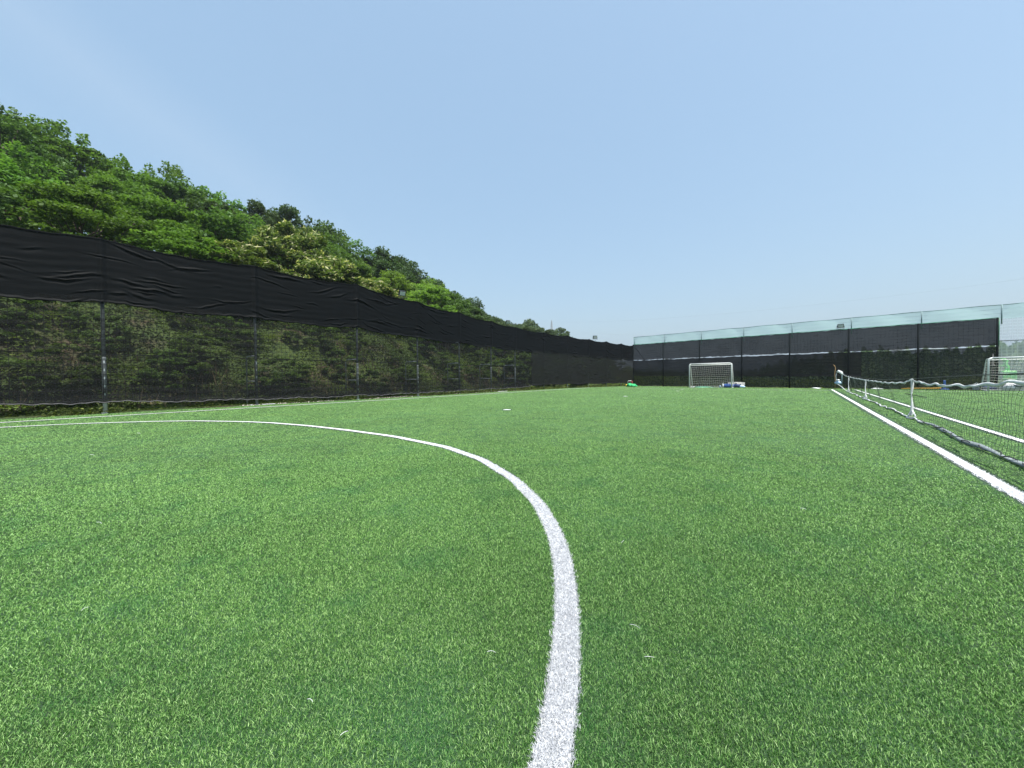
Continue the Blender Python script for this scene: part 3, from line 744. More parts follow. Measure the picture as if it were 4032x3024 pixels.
# unique labels: kind, row on the slope and the fence bay under it, then its order in that bay
ROWT = ['on lowest row', 'on second row', 'on middle slope', 'on high slope', 'on ridge line']
ROWB = ['at bank foot', 'low on bank', 'on bank top']
from collections import defaultdict
cells = defaultdict(list)
for kind, x, y, row, r in placed:
    az = math.degrees(math.atan2(x, y)); bay = int(np.searchsorted(PAZ, az))
    cells[(NAMES[kind][1], row, bay)].append((az, kind, r))
for (base, row, bay), lst in cells.items():
    lst.sort(key=lambda q: q[0])
    rw = (ROWB if base.endswith('bush') else ROWT)[min(row, 4)]
    where = 'left of first fence post' if bay == 0 else f'between {ORD[bay-1]} and {ORD[bay]} fence posts' if bay < 12 else 'above last fence bay'
    for k, (az, kind, r) in enumerate(lst):
        pre = '' if len(lst) == 1 else ('left ' if k == 0 else 'right ' if k == len(lst)-1 else 'middle ')
        tag(r, f'{pre}{base} {rw} {where}', 'bush' if kind == 'bush' else 'tree', 'bushes on the bank behind the netting' if kind == 'bush' else 'trees on the wooded hillside')

# undergrowth: countless small leaves over the whole bank and under the trees
n = 520000
uu = rng.uniform(0, 1, n)**1.6*30; Y = rng.uniform(-14, 75, n); X = fence_x(np.minimum(Y, 44)) - 1.0 - uu
cl = np.sin(X*1.7+1.3*np.sin(Y*.8))+np.sin(Y*1.3+1.1*np.sin(X*1.1)) + rng.normal(0, .5, n)
ok = (cl > -1.3); X, Y = X[ok], Y[ok]
def mound(X, Y):
    a = np.sin(X*1.15+1.7*np.sin(Y*.42))*np.sin(Y*.83+1.3*np.sin(X*.6)); b = np.sin(X*2.3+Y*1.1)*np.sin(Y*2.1-X*.8)
    return np.clip(.25+.75*np.maximum(a, -.2)+.28*b, .05, 1.4)*S(((fence_x(np.minimum(Y, 44))-1.2)-X)/1.5)
Zt = terr(X, Y) + mound(X, Y)*(1-.45*rng.uniform(0, 1, len(X))**2.2)
V, F = leaf_quads(np.stack([X, Y, Zt], 1), np.full(len(X), .085), .5, 1.6)
tone = np.clip(.40+.28*np.sin(X*.7+Y*.5+1.5*np.sin(Y*.9))+.18*np.sin(Y*1.7-X*1.3)+rng.normal(0, .12, len(X)), 0, 1)
M_UNDER = leafmat('undergrowth_leaves', (.036, .055, .017), (.095, .155, .026), (.19, .27, .045), .35, world_scale=.9)
tag(npmesh('undergrowth', V, F, M_UNDER, attrs={'r': np.repeat(tone, 4)}), 'tangled green undergrowth covering the bank behind the left fence', 'undergrowth', kind='stuff')
n = 15000                                        # dry stems
Y = rng.uniform(-10, 50, n); X = fence_x(np.minimum(Y, 44)) - 1.0 - rng.uniform(.5, 9, n)
cl = np.sin(X*.9+2)+np.sin(Y*.55+.6); ok = cl > .35; X, Y = X[ok], Y[ok]; Z = terr(X, Y)
k = len(X); hh = rng.uniform(.3, 1.0, k); th = rng.uniform(0, 6.28, k); ln = rng.normal(0, .25, (k, 2))
P = np.zeros((k, 3, 3)); dx = np.stack([np.cos(th), np.sin(th)], 1)*.018
P[:, 0] = np.c_[np.stack([X, Y], 1)-dx, Z]; P[:, 1] = np.c_[np.stack([X, Y], 1)+dx, Z]; P[:, 2] = np.c_[np.stack([X, Y], 1)+ln, Z+hh]
M_DRY = leafmat('dry_stems', (.12, .095, .05), (.19, .155, .09), (.27, .23, .14), .2)
tag(npmesh('dry_grass', P.reshape(-1, 3), np.arange(3*k).reshape(-1, 3), M_DRY, attrs={'r': np.repeat(rng.uniform(0, 1, k), 3)}), 'patches of dry straw coloured stems on the bank behind the netting', 'dry grass', kind='stuff')
# weeds growing along the foot of both fences
n = 26000
Y = np.r_[rng.uniform(-6, 41.5, n)]; X = fence_x(np.minimum(Y, 44)) + .1 - np.abs(rng.normal(0, .6, n)) + .25*(Y > 16)*rng.uniform(0, 1, n)
ok = (np.sin(Y*1.9)+np.sin(Y*.7+1)+rng.normal(0, .6, n) > np.where(Y > 15, -1.2, .95)); X, Y = X[ok], Y[ok]
V, F = leaf_quads(np.stack([X, Y, terr(X, Y)+rng.uniform(0, 1, len(X))**1.5*.22+.02], 1), np.full(len(X), .055), .5, 2.0)
M_WEED = leafmat('weed_leaves', (.035, .065, .014), (.075, .12, .022), (.17, .21, .045), .3)
tag(npmesh('weeds', V, F, M_WEED, attrs={'r': np.repeat(rng.uniform(0, 1, len(X)), 4)}), 'weeds and low grass sprouting along the foot of the left fence', 'weeds', kind='stuff')
# rubble bits along the foot of the left fence
M_STONE = simple('pale_stones', (.42, .38, .34), .85, 0, .3, 20, .4)
mb = MB()
for k in range(420):
    y = random.choice([random.uniform(10.5, 13.8), random.uniform(17, 27), random.uniform(5, 9)]) ; x = float(fence_x(y)) + random.uniform(-.35, .38); s = random.uniform(.012, .035)
    q = np.random.default_rng(k).normal(0, 1, (6, 3)); base = np.array([(1, 0, 0), (-1, 0, 0), (0, 1, 0), (0, -1, 0), (0, 0, .6), (0, 0, -.6)])+q*.18
    mb.add(base*s+[x, y, float(terr(x, y))*0+s*.4], [(0, 2, 4), (2, 1, 4), (1, 3, 4), (3, 0, 4), (2, 0, 5), (1, 2, 5), (3, 1, 5), (0, 3, 5)])
tag(mb.build('gravel', M_STONE), 'scattered pale stones in the soil strip under the left fence', 'gravel', kind='stuff')

# ------------------------------------------------------------ far hill beyond the far fence
FA = [(-32, .0), (-20, .002), (-12, .0), (-7.3, .006), (-5.6, .016), (-4, .027), (-1.9, .038), (0, .043), (3.9, .056), (6, .0555), (10.5, .049), (14, .055), (15.5, .062), (22, .072), (40, .07)]
def farh(az, d): return 1.1 + d*float(np.interp(az, [a for a, _ in FA], [e for _, e in FA]))
na, nr = 90, 16; V = []
for j in range(nr):
    for i in range(na):
        az = -32+72*i/(na-1); q = j/(nr-1); d = 75+95*q
        top = max(0, farh(az, 150)-3.5); prof = S(np.array(q*1.25))*1.0 if q < .8 else S(np.array((1-q)*5))
        V.append((d*math.sin(R(az)), d*math.cos(R(az)), -1.45+(top+1.4)*float(prof)+.4*math.sin(i*.9+j)*.5*float(prof)))
i = np.arange(na*nr).reshape(nr, na)
F = np.stack([i[:-1, :-1].ravel(), i[:-1, 1:].ravel(), i[1:, 1:].ravel(), i[1:, :-1].ravel()], 1)
tag(npmesh('far_hill', np.array(V), F, M_SOIL, smooth=True), kind='structure')
n = 130000
A = rng.uniform(-32, 30, n); q = rng.uniform(0, .88, n); d = 75+95*q
el = np.interp(A, [a for a, _ in FA], [e for _, e in FA])
top = np.maximum(0, 1.1+150*el-3.5); prof = np.where(q < .8, S(q*1.25), S((1-q)*5))
bump_ = 1+.6*np.sin(A*4.1+q*9)+.5*np.sin(A*1.7-q*21)+.4*np.sin(A*9.3)
Z = -1.45+(top+1.4)*prof + np.clip(bump_, .2, 3)*1.5*rng.uniform(0, 1, n)**.7
V, F = leaf_quads(np.stack([d*np.sin(np.radians(A)), d*np.cos(np.radians(A)), Z], 1), np.full(n, .46), .3, 1.4)
M_FARW = leafmat('distant_leaves', (.04, .085, .035), (.065, .12, .045), (.10, .16, .06), .25, world_scale=.08)
tag(npmesh('distant_wood', V, F, M_FARW, attrs={'r': np.repeat(np.clip(.5+.25*np.sin(A*3+q*14)+rng.normal(0, .2, n), 0, 1), 4)}), 'distant green wood on the low hill beyond the far fence', 'wood', kind='stuff')
# rough vegetation just behind the far fence
n = 30000
s = rng.uniform(-1, 34, n); dd = .8+rng.uniform(0, 1, n)**1.5*16
X = P0[0]+DV[0]*s-NB[0]*dd; Y = P0[1]+DV[1]*s-NB[1]*dd
Z = terr(X, Y)+rng.uniform(0, 1, n)**1.3*(.9+.6*np.sin(s*1.3)+.5*np.sin(s*.47+2))*np.where(s < 6, 1.3, .5)
V, F = leaf_quads(np.stack([X, Y, Z], 1), np.full(n, .13), .4, 1.5)
tag(npmesh('scrub', V, F, M_UNDER, attrs={'r': np.repeat(rng.uniform(0, 1, n), 4)}), 'scrub growing behind the dark net of the far fence', 'scrub', kind='stuff')

# ------------------------------------------------------------ pylon and power lines
az = R(-32.35); D = 350; bx_, by_ = D*math.sin(az), D*math.cos(az)
py = thing('power_pylon', 'grey lattice power pylon rising behind the last pines', 'pylon', (bx_, by_, -1.4))
def LP(u, v, z): return (bx_+u*math.cos(az+.5)-v*math.sin(az+.5), by_+u*math.sin(az+.5)*-1+v*math.cos(az+.5), z)
TOP = 54
mb = MB()
def wl(z): return 4.2*(1-z/42)+.9 if z < 42 else .9*(1-(z-42)/13)+.12
lv = [0, 8, 15, 21, 26, 30.5, 34.5, 38, 41, 44, 47, 50, TOP]
for a, b_ in zip(lv[:-1], lv[1:]):
    A_ = [(-1, -1), (1, -1), (1, 1), (-1, 1)]
    for k in range(4):
        u0, v0 = A_[k]; u1, v1 = A_[(k+1) % 4]; w0, w1 = wl(a), wl(b_)
        mb.tube([LP(u0*w0, v0*w0, a), LP(u0*w1, v0*w1, b_)], .24, 4)
        mb.tube([LP(u0*w0, v0*w0, a), LP(u1*w1, v1*w1, b_)], .09, 4); mb.tube([LP(u1*w0, v1*w0, a), LP(u0*w1, v0*w1, b_)], .09, 4)
        mb.tube([LP(u0*w1, v0*w1, b_), LP(u1*w1, v1*w1, b_)], .09, 4)
mb.build('tower', M_LATT, py)
for z_, L in ((45, 8.2), (38.5, 6.0)):
    for sd in (-1, 1):
        mb = MB()
        for vv in (-.8, .8):
            mb.tube([LP(sd*.6, vv, z_+1.1), LP(sd*L, 0, z_)], .13, 4); mb.tube([LP(sd*.6, vv, z_-1.0), LP(sd*L, 0, z_)], .13, 4)
        for q in (.3, .55, .8): mb.tube([LP(sd*L*q, 0, z_+1.1*(1-q)), LP(sd*L*q, 0, z_-1.0*(1-q))], .07, 4)
        mb.tube([LP(sd*L, 0, z_), LP(sd*L, 0, z_-2.2)], .14, 6)
        mb.build('cross_arm', M_LATT, py)
def cable(pts, r, label):
    P = []
    for az_, sl_, d in pts: P.append((d*math.sin(R(az_)), d*math.cos(R(az_)), H+d*sl_))
    P = np.array(P); tt = np.linspace(0, 1, len(P)); q = np.linspace(0, 1, 60)
    C = np.stack([np.interp(q, tt, P[:, k]) for k in range(3)], 1)
    for _ in range(25): C[1:-1] = (C[:-2]+2*C[1:-1]+C[2:])/4
    mb = MB(); mb.tube(C.tolist(), r, 5); o_ = mb.build('power_cable', M_LATT, None, True); tag(o_, label, 'cable', 'power cables across the sky')
cable([(-32.0, .125, 348), (-28.6, .119, 352), (-24.5, .111, 360), (-20.5, .105, 366), (-14, .098, 380), (-6, .085, 400)], .045, 'lower power cable sagging from the pylon down to the far fence')
cable([(-31.6, .146, 352), (-23.7, .1415, 340), (-8.4, .1425, 330), (2.8, .1461, 325), (8.75, .1465, 320), (15.5, .148, 318), (24, .155, 318)], .035, 'thin upper power cable crossing the sky over the far fence')

# ------------------------------------------------------------ goals
def goal(name_label, xl, xr, yf, hgt, base_depth, sag_seed, top_depth=.45):
    t_ = thing('football_goal', name_label, 'goal', ((xl+xr)/2, yf, 0), 'goals at the far end')
    r = .045; c = .14
    for x, sg in ((xl, 1), (xr, -1)):
        mb = MB(); mb.tube([(x, yf, 0), (x, yf, hgt-c), (x+sg*c*.3, yf, hgt-c*.3), (x+sg*c, yf, hgt)], r, 12); mb.build('goal_post', M_WHITEP, t_, True)
        mb = MB(); mb.tube([(x, yf, hgt-.05), (x, yf+top_depth-.1, hgt-.06), (x, yf+top_depth, hgt-.16), (x, yf+base_depth*.55, hgt*.5), (x, yf+base_depth, .04)], .022, 8); mb.build('rear_stay', M_WHITEP, t_, True)
        mb = MB(); mb.tube([(x, yf, .035), (x, yf+base_depth, .035)], .025, 8); mb.build('ground_bar', M_WHITEP, t_, True)
    mb = MB(); mb.tube([(xl+c, yf, hgt), (xr-c, yf, hgt)], r, 12); mb.build('crossbar', M_WHITEP, t_, True)
    mb = MB(); mb.tube([(xl, yf+top_depth, hgt-.12), (xr, yf+top_depth, hgt-.12)], .028, 10); mb.build('rear_bar', M_WHITEP, t_, True)
    mb = MB(); mb.tube([(xl, yf+base_depth, .035), (xr, yf+base_depth, .035)], .025, 8); mb.build('ground_bar', M_WHITEP, t_, True)
    # net: back sheet, two side sheets, roof sheet, of real cords
    rs = np.random.default_rng(sag_seed); mb = MB(); nx = int((xr-xl)/.16); nz = 12
    def back(u, q):
        x = xl+(xr-xl)*u; z = (hgt-.12)*(1-q)+.03*q; y = yf+top_depth+(base_depth-top_depth)*q**.8
        z -= .05*math.sin(q*3.1)*math.sin(u*3.14)+.012*math.sin(u*17+q*5); y += .08*math.sin(u*3.1)*math.sin(q*3.1)
        return (x+.015*math.sin(q*9+u*23), y, max(z, .02))
    cr = .0064
    for i in range(nx+1): mb.tube([back(i/nx, j/nz) for j in range(nz+1)], cr, 3, False)
    for j in range(nz+1): mb.tube([back(i/nx, j/nz) for i in range(nx+1)], cr, 3, False)
    for x in (xl, xr):
        def side(a, q):
            z = (hgt-.08)*(1-q)+.03*q; dep = top_depth+(base_depth-top_depth)*q**.8
            return (x+.05*math.sin(a*3.1)*math.sin(q*3.1), yf+dep*a, z-.03*math.sin(a*3.1))
        for k in range(7): mb.tube([side(k/6, j/nz) for j in range(nz+1)], cr, 3, False)
        for j in range(nz+1): mb.tube([side(k/6, j/nz) for k in range(7)], cr, 3, False)
    for j in range(4): mb.tube([(xl+(xr-xl)*i/nx, yf+top_depth*j/3, hgt-.03-.03*j-.03*math.sin(3.1*j/3)) for i in range(nx+1)], cr, 3, False)
    for i in range(nx+1): mb.tube([(xl+(xr-xl)*i/nx, yf+top_depth*j/3, hgt-.03-.03*j-.03*math.sin(3.1*j/3)) for j in range(4)], cr, 3, False)
    mb.build('net', M_NETW, t_)
    return t_
goal('white framed goal with sagging net left of centre at the far end', -8.58, -5.17, 37.35, 2.19, 1.35, 1)
goal('white framed goal at the right edge behind the low net', 8.80, 12.2, 36.4, 2.05, 1.3, 2)

# ------------------------------------------------------------ low court net
XN = 2.0
NP = [(38.0, 1.30), (36.5, 1.17), (33.0, 1.03), (30.4, .965), (26, .905), (21.9, .865), (16.7, .84), (14.5, .875), (13.4, .94), (13.03, .985), (12.7, .94), (11.8, .905), (10.3, .90), (8.8, .925), (8.0, .98), (7.4, 1.01), (7.0, .99), (5.6, .93), (4.5, .97), (3.2, .93), (1.0, .95)]
NPy = np.array([p[0] for p in NP])[::-1]; NPz = np.array([p[1] for p in NP])[::-1]
def ntop(y): return np.interp(y, NPy, NPz)
cn = thing('court_net', 'low sagging court net with white top tape along the right side', 'net', (XN, 13, 0))
def ribbon(name, mat, ys, zc, xc, wd, twist, thick=.003, parent=cn):
    """a tape with real thickness that twists about its own axis"""
    k = len(ys); V = []
    for y, z, x, w_, a in zip(ys, zc, xc, wd, twist):
        ux, uz = math.sin(a), math.cos(a); px2, pz2 = uz, -ux
        for su, sn in ((1, 1), (-1, 1), (-1, -1), (1, -1)):
            V.append((x+ux*w_/2*su+px2*thick*sn, y, z+uz*w_/2*su+pz2*thick*sn))
    i = np.arange(k-1)[:, None]*4; F = []
    for a, b_ in ((0, 1), (1, 2), (2, 3), (3, 0)): F.append(np.concatenate([i+a, i+b_, i+4+b_, i+4+a], 1))
    return npmesh(name, np.array(V), np.concatenate(F), mat, parent, smooth=False)
ys = np.arange(1.0, 38.0, .04)
ph = np.cumsum(rng.normal(0, .03, len(ys)))
sc_ = np.minimum(1, 9/np.maximum(ys, 4))
zt_ = ntop(ys) + (.015*np.sin(ys*5.3+ph*3)+.009*np.sin(ys*9.1+1))*np.where(ys < 14, 1, .7)
ribbon('top_tape', M_WHITEF, ys, zt_-.02, XN+.015*np.sin(ys*4.1), .046+.008*np.sin(ys*5.3+2), .32*np.sin(ys*5.3+ph*4)+.12*np.sin(ys*11))
yb = np.arange(12.2, 30.8, .05)
ribbon('bottom_tape', M_WHITEF, yb, .04+.012*np.sin(yb*6), XN+.03*np.sin(yb*1.7)+.02*np.sin(yb*4.9), .045+.02*np.sin(yb*5.1)*np.sin(yb*1.3), 1.2*np.sin(yb*3.7), .008)
yb = np.arange(1.0, 12.3, .05)
o_ = ribbon('bottom_tape', M_GREYF, yb, .045+.012*np.sin(yb*4), XN-.07*S(np.array((12-yb)/6))+.03*np.sin(yb*1.9), .055+.015*np.sin(yb*3.1), .9+.35*np.sin(yb*2.7), .006); tag(o_, 'grey rolled near part of the bottom tape')
mb = MB(); mb.tube([(XN-.07*float(S(np.array((12-y)/6)))+.03*math.sin(y*1.9)+.035*math.sin(y*9), y, .05+.02*math.sin(y*13)) for y in np.arange(1, 12.3, .07)], .008, 5, False)
mb.tube([(XN+.02*math.sin(y*1.7), y, .03+.01*math.sin(y*5)) for y in np.arange(12.2, 31, .12)], .010, 4, False); mb.build('bottom_cord', M_CORD, cn)
for (ya, nm_) in ((30.5, 'far'), (22.1, 'mid'), (13.0, 'near'), (4.5, 'x')):
    z1 = float(ntop(ya)); k = 22; zz = np.linspace(z1+.01, .10, k); w_ = .046+.014*np.sin(np.linspace(0, 9, k))
    V = []; thk = .006
    for q, z in enumerate(zz):
        a = .25*math.sin(q*.45+ya)+.9
        ux, uy = math.sin(a), math.cos(a)
        xo = XN-.02+.006*math.sin(q*.5); 
        for su, sn in ((1, 1), (-1, 1), (-1, -1), (1, -1)): V.append((xo+ux*w_[q]*.5*su-uy*thk*sn, ya+uy*w_[q]*.5*su+ux*thk*sn, z))
    i = np.arange(k-1)[:, None]*4; F = np.concatenate([np.concatenate([i+a, i+b_, i+4+b_, i+4+a], 1) for a, b_ in ((0, 1), (1, 2), (2, 3), (3, 0))])
    npmesh('centre_strap', np.array(V), F, M_WHITEF, cn)
    mb = MB(); mb.tube([(XN-.02, ya, .24), (XN-.05, ya+.1, .10), (XN-.10, ya+.05, .035), (XN-.02, ya-.12, .03), (XN+.02, ya-.16, .09), (XN-.01, ya, .22)], .017, 6); mb.build('strap_end', M_WHITEF, cn, True)
# mesh cords
mb = MB(); rows = 8
def npt(y, q):
    z = float(ntop(y))-.05; s_ = .012*math.sin(y*3.1+q*7)+.008*math.sin(y*7.3)
    return (XN+.035*math.sin(y*2.3+q*3)*math.sin(q*3.1)-.05*q*float(S(np.array((12-y)/6))), y+.03*math.sin(q*9+y*1.7)+.018*math.sin(q*21+y*5), (z-.05)*(1-q)+.05+s_*math.sin(q*3.1)*1.6)
yv = np.arange(1.0, 31.0, .125)
for y in yv: mb.tube([npt(float(y), q/10) for q in range(11)], .0020, 3, False)
for j in range(1, rows): mb.tube([npt(float(y), j/rows) for y in yv], .0024, 3, False)
mb.build('mesh_cords', M_CORDN, cn)
mb = MB(); mb.tube([(XN, y, z) for y, z in ((38.3, 1.42), (36, 1.22), (33, 1.10), (30, 1.02), (26, .96), (21.5, .925), (17, .92), (13.0, .985), (11, 1.03), (8.6, 1.075), (5, 1.13), (1, 1.2))], .007, 6); mb.build('support_cable', M_CORD, cn, True)
mb = MB(); mb.tube([(XN-.12, 13.1, .62), (XN-.02, 13.02, .60), (XN+.12, 12.4, .565)], .008, 5); mb.build('tie_cord', M_CORD, cn)
# far end post and bundled tape
pl = thing('net_post', 'thin grey steel post holding the far end of the low net', 'post', (XN+.08, 37.9, 0))
mb = MB(); mb.tube([(XN+.08, 37.9, 0), (XN+.08, 37.9, 1.36)], .032, 10); mb.build('pole', M_TEALPOST, pl, True)
mb = MB(); mb.tube([(XN+.08, 37.9, 0), (XN+.08, 37.9, .05)], .09, 12); mb.build('base_plate', M_TEALPOST, pl)
mb = MB(); mb.tube([(XN-.20, 38.0, 1.28), (XN-.12, 37.95, 1.36), (XN+.02, 37.9, 1.26), (XN+.10, 37.7, 1.14)], [.06, .10, .11, .06], 8); mb.build('tape_bundle', M_WHITEF, cn, True)
mb = MB(); mb.tube([(XN-.22, 38.0, 1.2), (XN-.26, 38.0, 1.0), (XN-.22, 38, .6)], .025, 6); mb.tube([(XN-.2, 37.8, .4), (XN+.0, 36.5, .2), (XN+.0, 33.5, .08), (XN, 30.6, .04)], .018, 6); mb.build('loose_tape', M_WHITEF, cn, True)
stk = MB(); stk.tube([(1.70, 38.25, -.02), (1.71, 38.25, .6), (1.68, 38.25, 1.2), (1.72, 38.25, 1.62), (1.66, 38.25, 1.80), (1.58, 38.25, 1.88)], [.03, .028, .026, .03, .026, .012], 7)
tag(stk.build('stick', M_WOOD, None, True, (1.7, 38.25, 0)), 'bent brown wooden stick standing beyond the far end of the low net', 'stick')
M_LBLUE = simple('pale_blue_plastic', (.42, .58, .78), .5, 0, .2, 9)
M_BLUE = simple('blue_nylon', (.03, .09, .30), .55, 0, .35, 9, .3)
def blob(name, mat, c, r, seed, label, cat, group=None, n=16, k=.18, parent=None, flat=True):
    rs = np.random.default_rng(seed); V = []; F = []
    nr_ = 10; phs = rs.uniform(0, 6, 8)
    for j in range(nr_+1):
        th = math.pi*j/nr_
        for i in range(n):
            a = 2*math.pi*i/n
            d = 1+k*(math.sin(3*a+phs[0])*math.sin(th*2+phs[1])+.7*math.sin(5*a+phs[2]+th*3)+.5*math.sin(8*a+phs[3]-th*5))
            z = math.cos(th)*r[2]*(1+k*.5*math.sin(4*a+phs[4]))
            if flat and z < -r[2]*.55: z = -r[2]*.55
            V.append((c[0]+math.sin(th)*math.cos(a)*r[0]*d, c[1]+math.sin(th)*math.sin(a)*r[1]*d, c[2]+z))
    for j in range(nr_):
        for i in range(n): F.append((j*n+i, j*n+(i+1) % n, (j+1)*n+(i+1) % n, (j+1)*n+i))
    mb = MB(); mb.add(V, F); o_ = mb.build(name, mat, parent, True, None if parent else (c[0], c[1], 0))
    if label: tag(o_, label, cat, group)
    return o_
cp = thing('cloth_bundle', 'white and pale blue cloth bundle hanging on the far net post', 'cloth', (1.86, 37.7, .45))
blob('cloth', M_LBLUE, (1.86, 37.7, .48), (.19, .12, .13), 5, None, None, k=.22, parent=cp, flat=False)
blob('white_cloth', M_WHITEF, (1.83, 37.68, .68), (.12, .1, .06), 6, None, None, k=.2, parent=cp, flat=False)

# ------------------------------------------------------------ small things at the far end
M_RED = simple('dark_red_plastic', (.17, .03, .025), .6, 0, .3, 9)
M_YEL = simple('yellow_plastic', (.75, .55, .05), .5, 0, .15, 6)
M_GREENC = simple('bright_green_net_cloth', (.02, .36, .12), .75, 0, .4, 14, .5)
M_GREYCL = simple('grey_mottled_cloth', (.30, .30, .28), .85, 0, .5, 18, .4)
M_NAVY = simple('navy_nylon', (.02, .04, .13), .6, 0, .3, 9, .3)
rb = thing('crate', 'dark red box with a white edge standing behind the green heap', 'box', (-14.75, 38.9, 0))
mb = MB(); mb.box((-14.75, 38.9, .36), (.42, .34, .5), None, .03); mb.build('body', M_RED, rb)
mb = MB(); mb.tube([(-14.97, 38.7, .14), (-14.97, 38.7, .56), (-14.92, 38.7, .62), (-14.6, 38.7, .63)], .03, 6); mb.build('edge', M_WHITEF, rb, True)
mb = MB(); mb.box((-14.75, 38.9, .055), (.46, .38, .1), None, .02); mb.build('base', M_RED, rb)
gh = thing('net_heap', 'crumpled bright green cloth heap on the turf in the far left corner', 'cloth heap', (-14.3, 38.5, 0))
blob('cloth', M_GREENC, (-14.66, 38.5, .13), (.30, .34, .24), 21, None, None, k=.2, parent=gh, n=26)
blob('cloth', M_GREENC, (-14.30, 38.45, .10), (.34, .3, .2), 22, None, None, k=.25, parent=gh, n=26)
M_BALLD = simple('dark_ball_patch', (.25, .12, .03), .5)
bl = thing('football', 'yellow ball at the left foot of the green heap', 'ball', (-15.12, 38.75, 0))
mb = MB(); c = (-15.12, 38.75, .13)
V = []; F = []
for j in range(11):
    for i in range(20):
        th = math.pi*j/10; a = 2*math.pi*i/20; V.append((c[0]+.14*math.sin(th)*math.cos(a), c[1]+.14*math.sin(th)*math.sin(a), c[2]+.14*math.cos(th)))
for j in range(10):
    for i in range(20): F.append((j*20+i, j*20+(i+1) % 20, (j+1)*20+(i+1) % 20, (j+1)*20+i))
mb.add(V, F); mb.build('shell', M_YEL, bl, True)
mb = MB()
for d in ((-.5, -.8, .2), (.3, -.85, .5), (0, -.9, -.3), (.7, -.6, -.1), (-.2, -.4, .9)):
    d = Vector(d).normalized(); q = d.to_track_quat('Z', 'Y').to_matrix()
    mb.add([tuple(Vector(c)+d*.1385+q @ Vector((.035*math.cos(a*1.2566), .035*math.sin(a*1.2566), 0))) for a in range(5)], [(0, 1, 2, 3, 4)])
mb.build('patches', M_BALLD, bl)
# by the left goal
def bottle(x, y, h, r, label, mat, capm, group=None):
    t_ = thing('water_bottle', label, 'bottle', (x, y, 0), group)
    mb = MB(); mb.tube([(x, y, .0), (x, y, h*.66), (x, y, h*.78), (x, y, h*.84)], [r, r, r*.55, r*.45], 14); mb.build('body', mat, t_, True)
    mb = MB(); mb.tube([(x, y, h*.84), (x, y, h)], r*.5, 12); mb.build('cap', capm, t_, True)
bottle(-5.98, 38.3, .42, .075, 'tall white bottle standing behind the left goal near its right post', M_WHITEP, M_WHITEP)
bottle(-6.22, 38.35, .24, .055, 'small pale blue bottle left of the tall white one', M_LBLUE, M_WHITEP)
bg_ = thing('sports_bag', 'blue sports bag lying behind the left goal beside the bottles', 'bag', (-5.55, 38.5, 0))
mb = MB(); prof = [(-.42, .12), (-.36, .17), (-.1, .19), (.2, .17), (.4, .15), (.45, .1)]
mb.tube([(-5.55+a, 38.5, .16) for a, _ in prof], [b_ for _, b_ in prof], 12); mb.build('body', M_BLUE, bg_, True)
mb = MB(); mb.tube([(-5.7, 38.36, .2), (-5.68, 38.34, .36), (-5.5, 38.33, .4), (-5.4, 38.36, .2)], .016, 6); mb.build('handle', M_NAVY, bg_, True)
bg2 = thing('sports_bag', 'dark navy bag under the grey cloth beside the right post of the left goal', 'bag', (-4.95, 38.5, 0))
mb = MB(); mb.tube([(-5.15, 38.5, .16), (-5.1, 38.5, .17), (-4.75, 38.5, .17), (-4.68, 38.5, .15)], [.1, .16, .17, .1], 12); mb.build('body', M_NAVY, bg2, True)
mb = MB(); mb.tube([(-5.05, 38.34, .2), (-4.95, 38.32, .33), (-4.85, 38.34, .2)], .014, 6); mb.build('handle', M_BLUE, bg2, True)
# grey cloth draped over a low folding rack
rk = thing('draped_rack', 'grey mottled cloth draped over a low rack beside the left goal', 'cloth rack', (-5.05, 39.0, 0))
mb = MB()
for x in (-5.55, -4.5):
    for y in (38.85, 39.15): mb.tube([(x, y, 0), (x+.02, 39.0, .46)], .014, 6)
mb.tube([(-5.6, 39.0, .46), (-4.45, 39.0, .47)], .016, 6); mb.build('frame', M_TEALPOST, rk, True)
nx, ny = 40, 16; V = []
for j in range(ny):
    for i_ in range(nx):
        u = i_/(nx-1); q = j/(ny-1)*2-1
        drop = (.22+.07*math.sin(u*9)+.05*math.sin(u*23))*abs(q)
        V.append((-5.66+1.30*u+.02*math.sin(j), 39.0+q*.13+.02*math.sin(u*19)*abs(q), .485-drop+.03*math.sin(u*3.1)))
i = np.arange(nx*ny).reshape(ny, nx); F = np.stack([i[:-1, :-1].ravel(), i[:-1, 1:].ravel(), i[1:, 1:].ravel(), i[1:, :-1].ravel()], 1)
npmesh('cloth', np.array(V), F, M_GREYCL, rk, smooth=True)
blob('water_pouch', M_LBLUE, (-4.52, 38.55, .10), (.22, .16, .14), 31, 'pale blue bag on the turf right of the left goal', 'bag', k=.1)
blob('cloth_scrap', simple('faded_green_net', (.22, .52, .36), .8, 0, .3, 12), (-7.6, 38.2, .03), (.75, .3, .05), 32, 'flat pale green cloth lying on the ground inside the left goal', 'cloth', k=.2)
mb = MB(); mb.box((-8.35, 37.5, .05), (.3, .16, .08), None, .03); mb.box((-8.2, 37.52, .09), (.12, .1, .05), None, .02)
tag(mb.build('sandbag', M_WHITEF, None, False, (-8.35, 37.5, 0)), 'small white sandbag at the left foot of the left goal', 'sandbag')
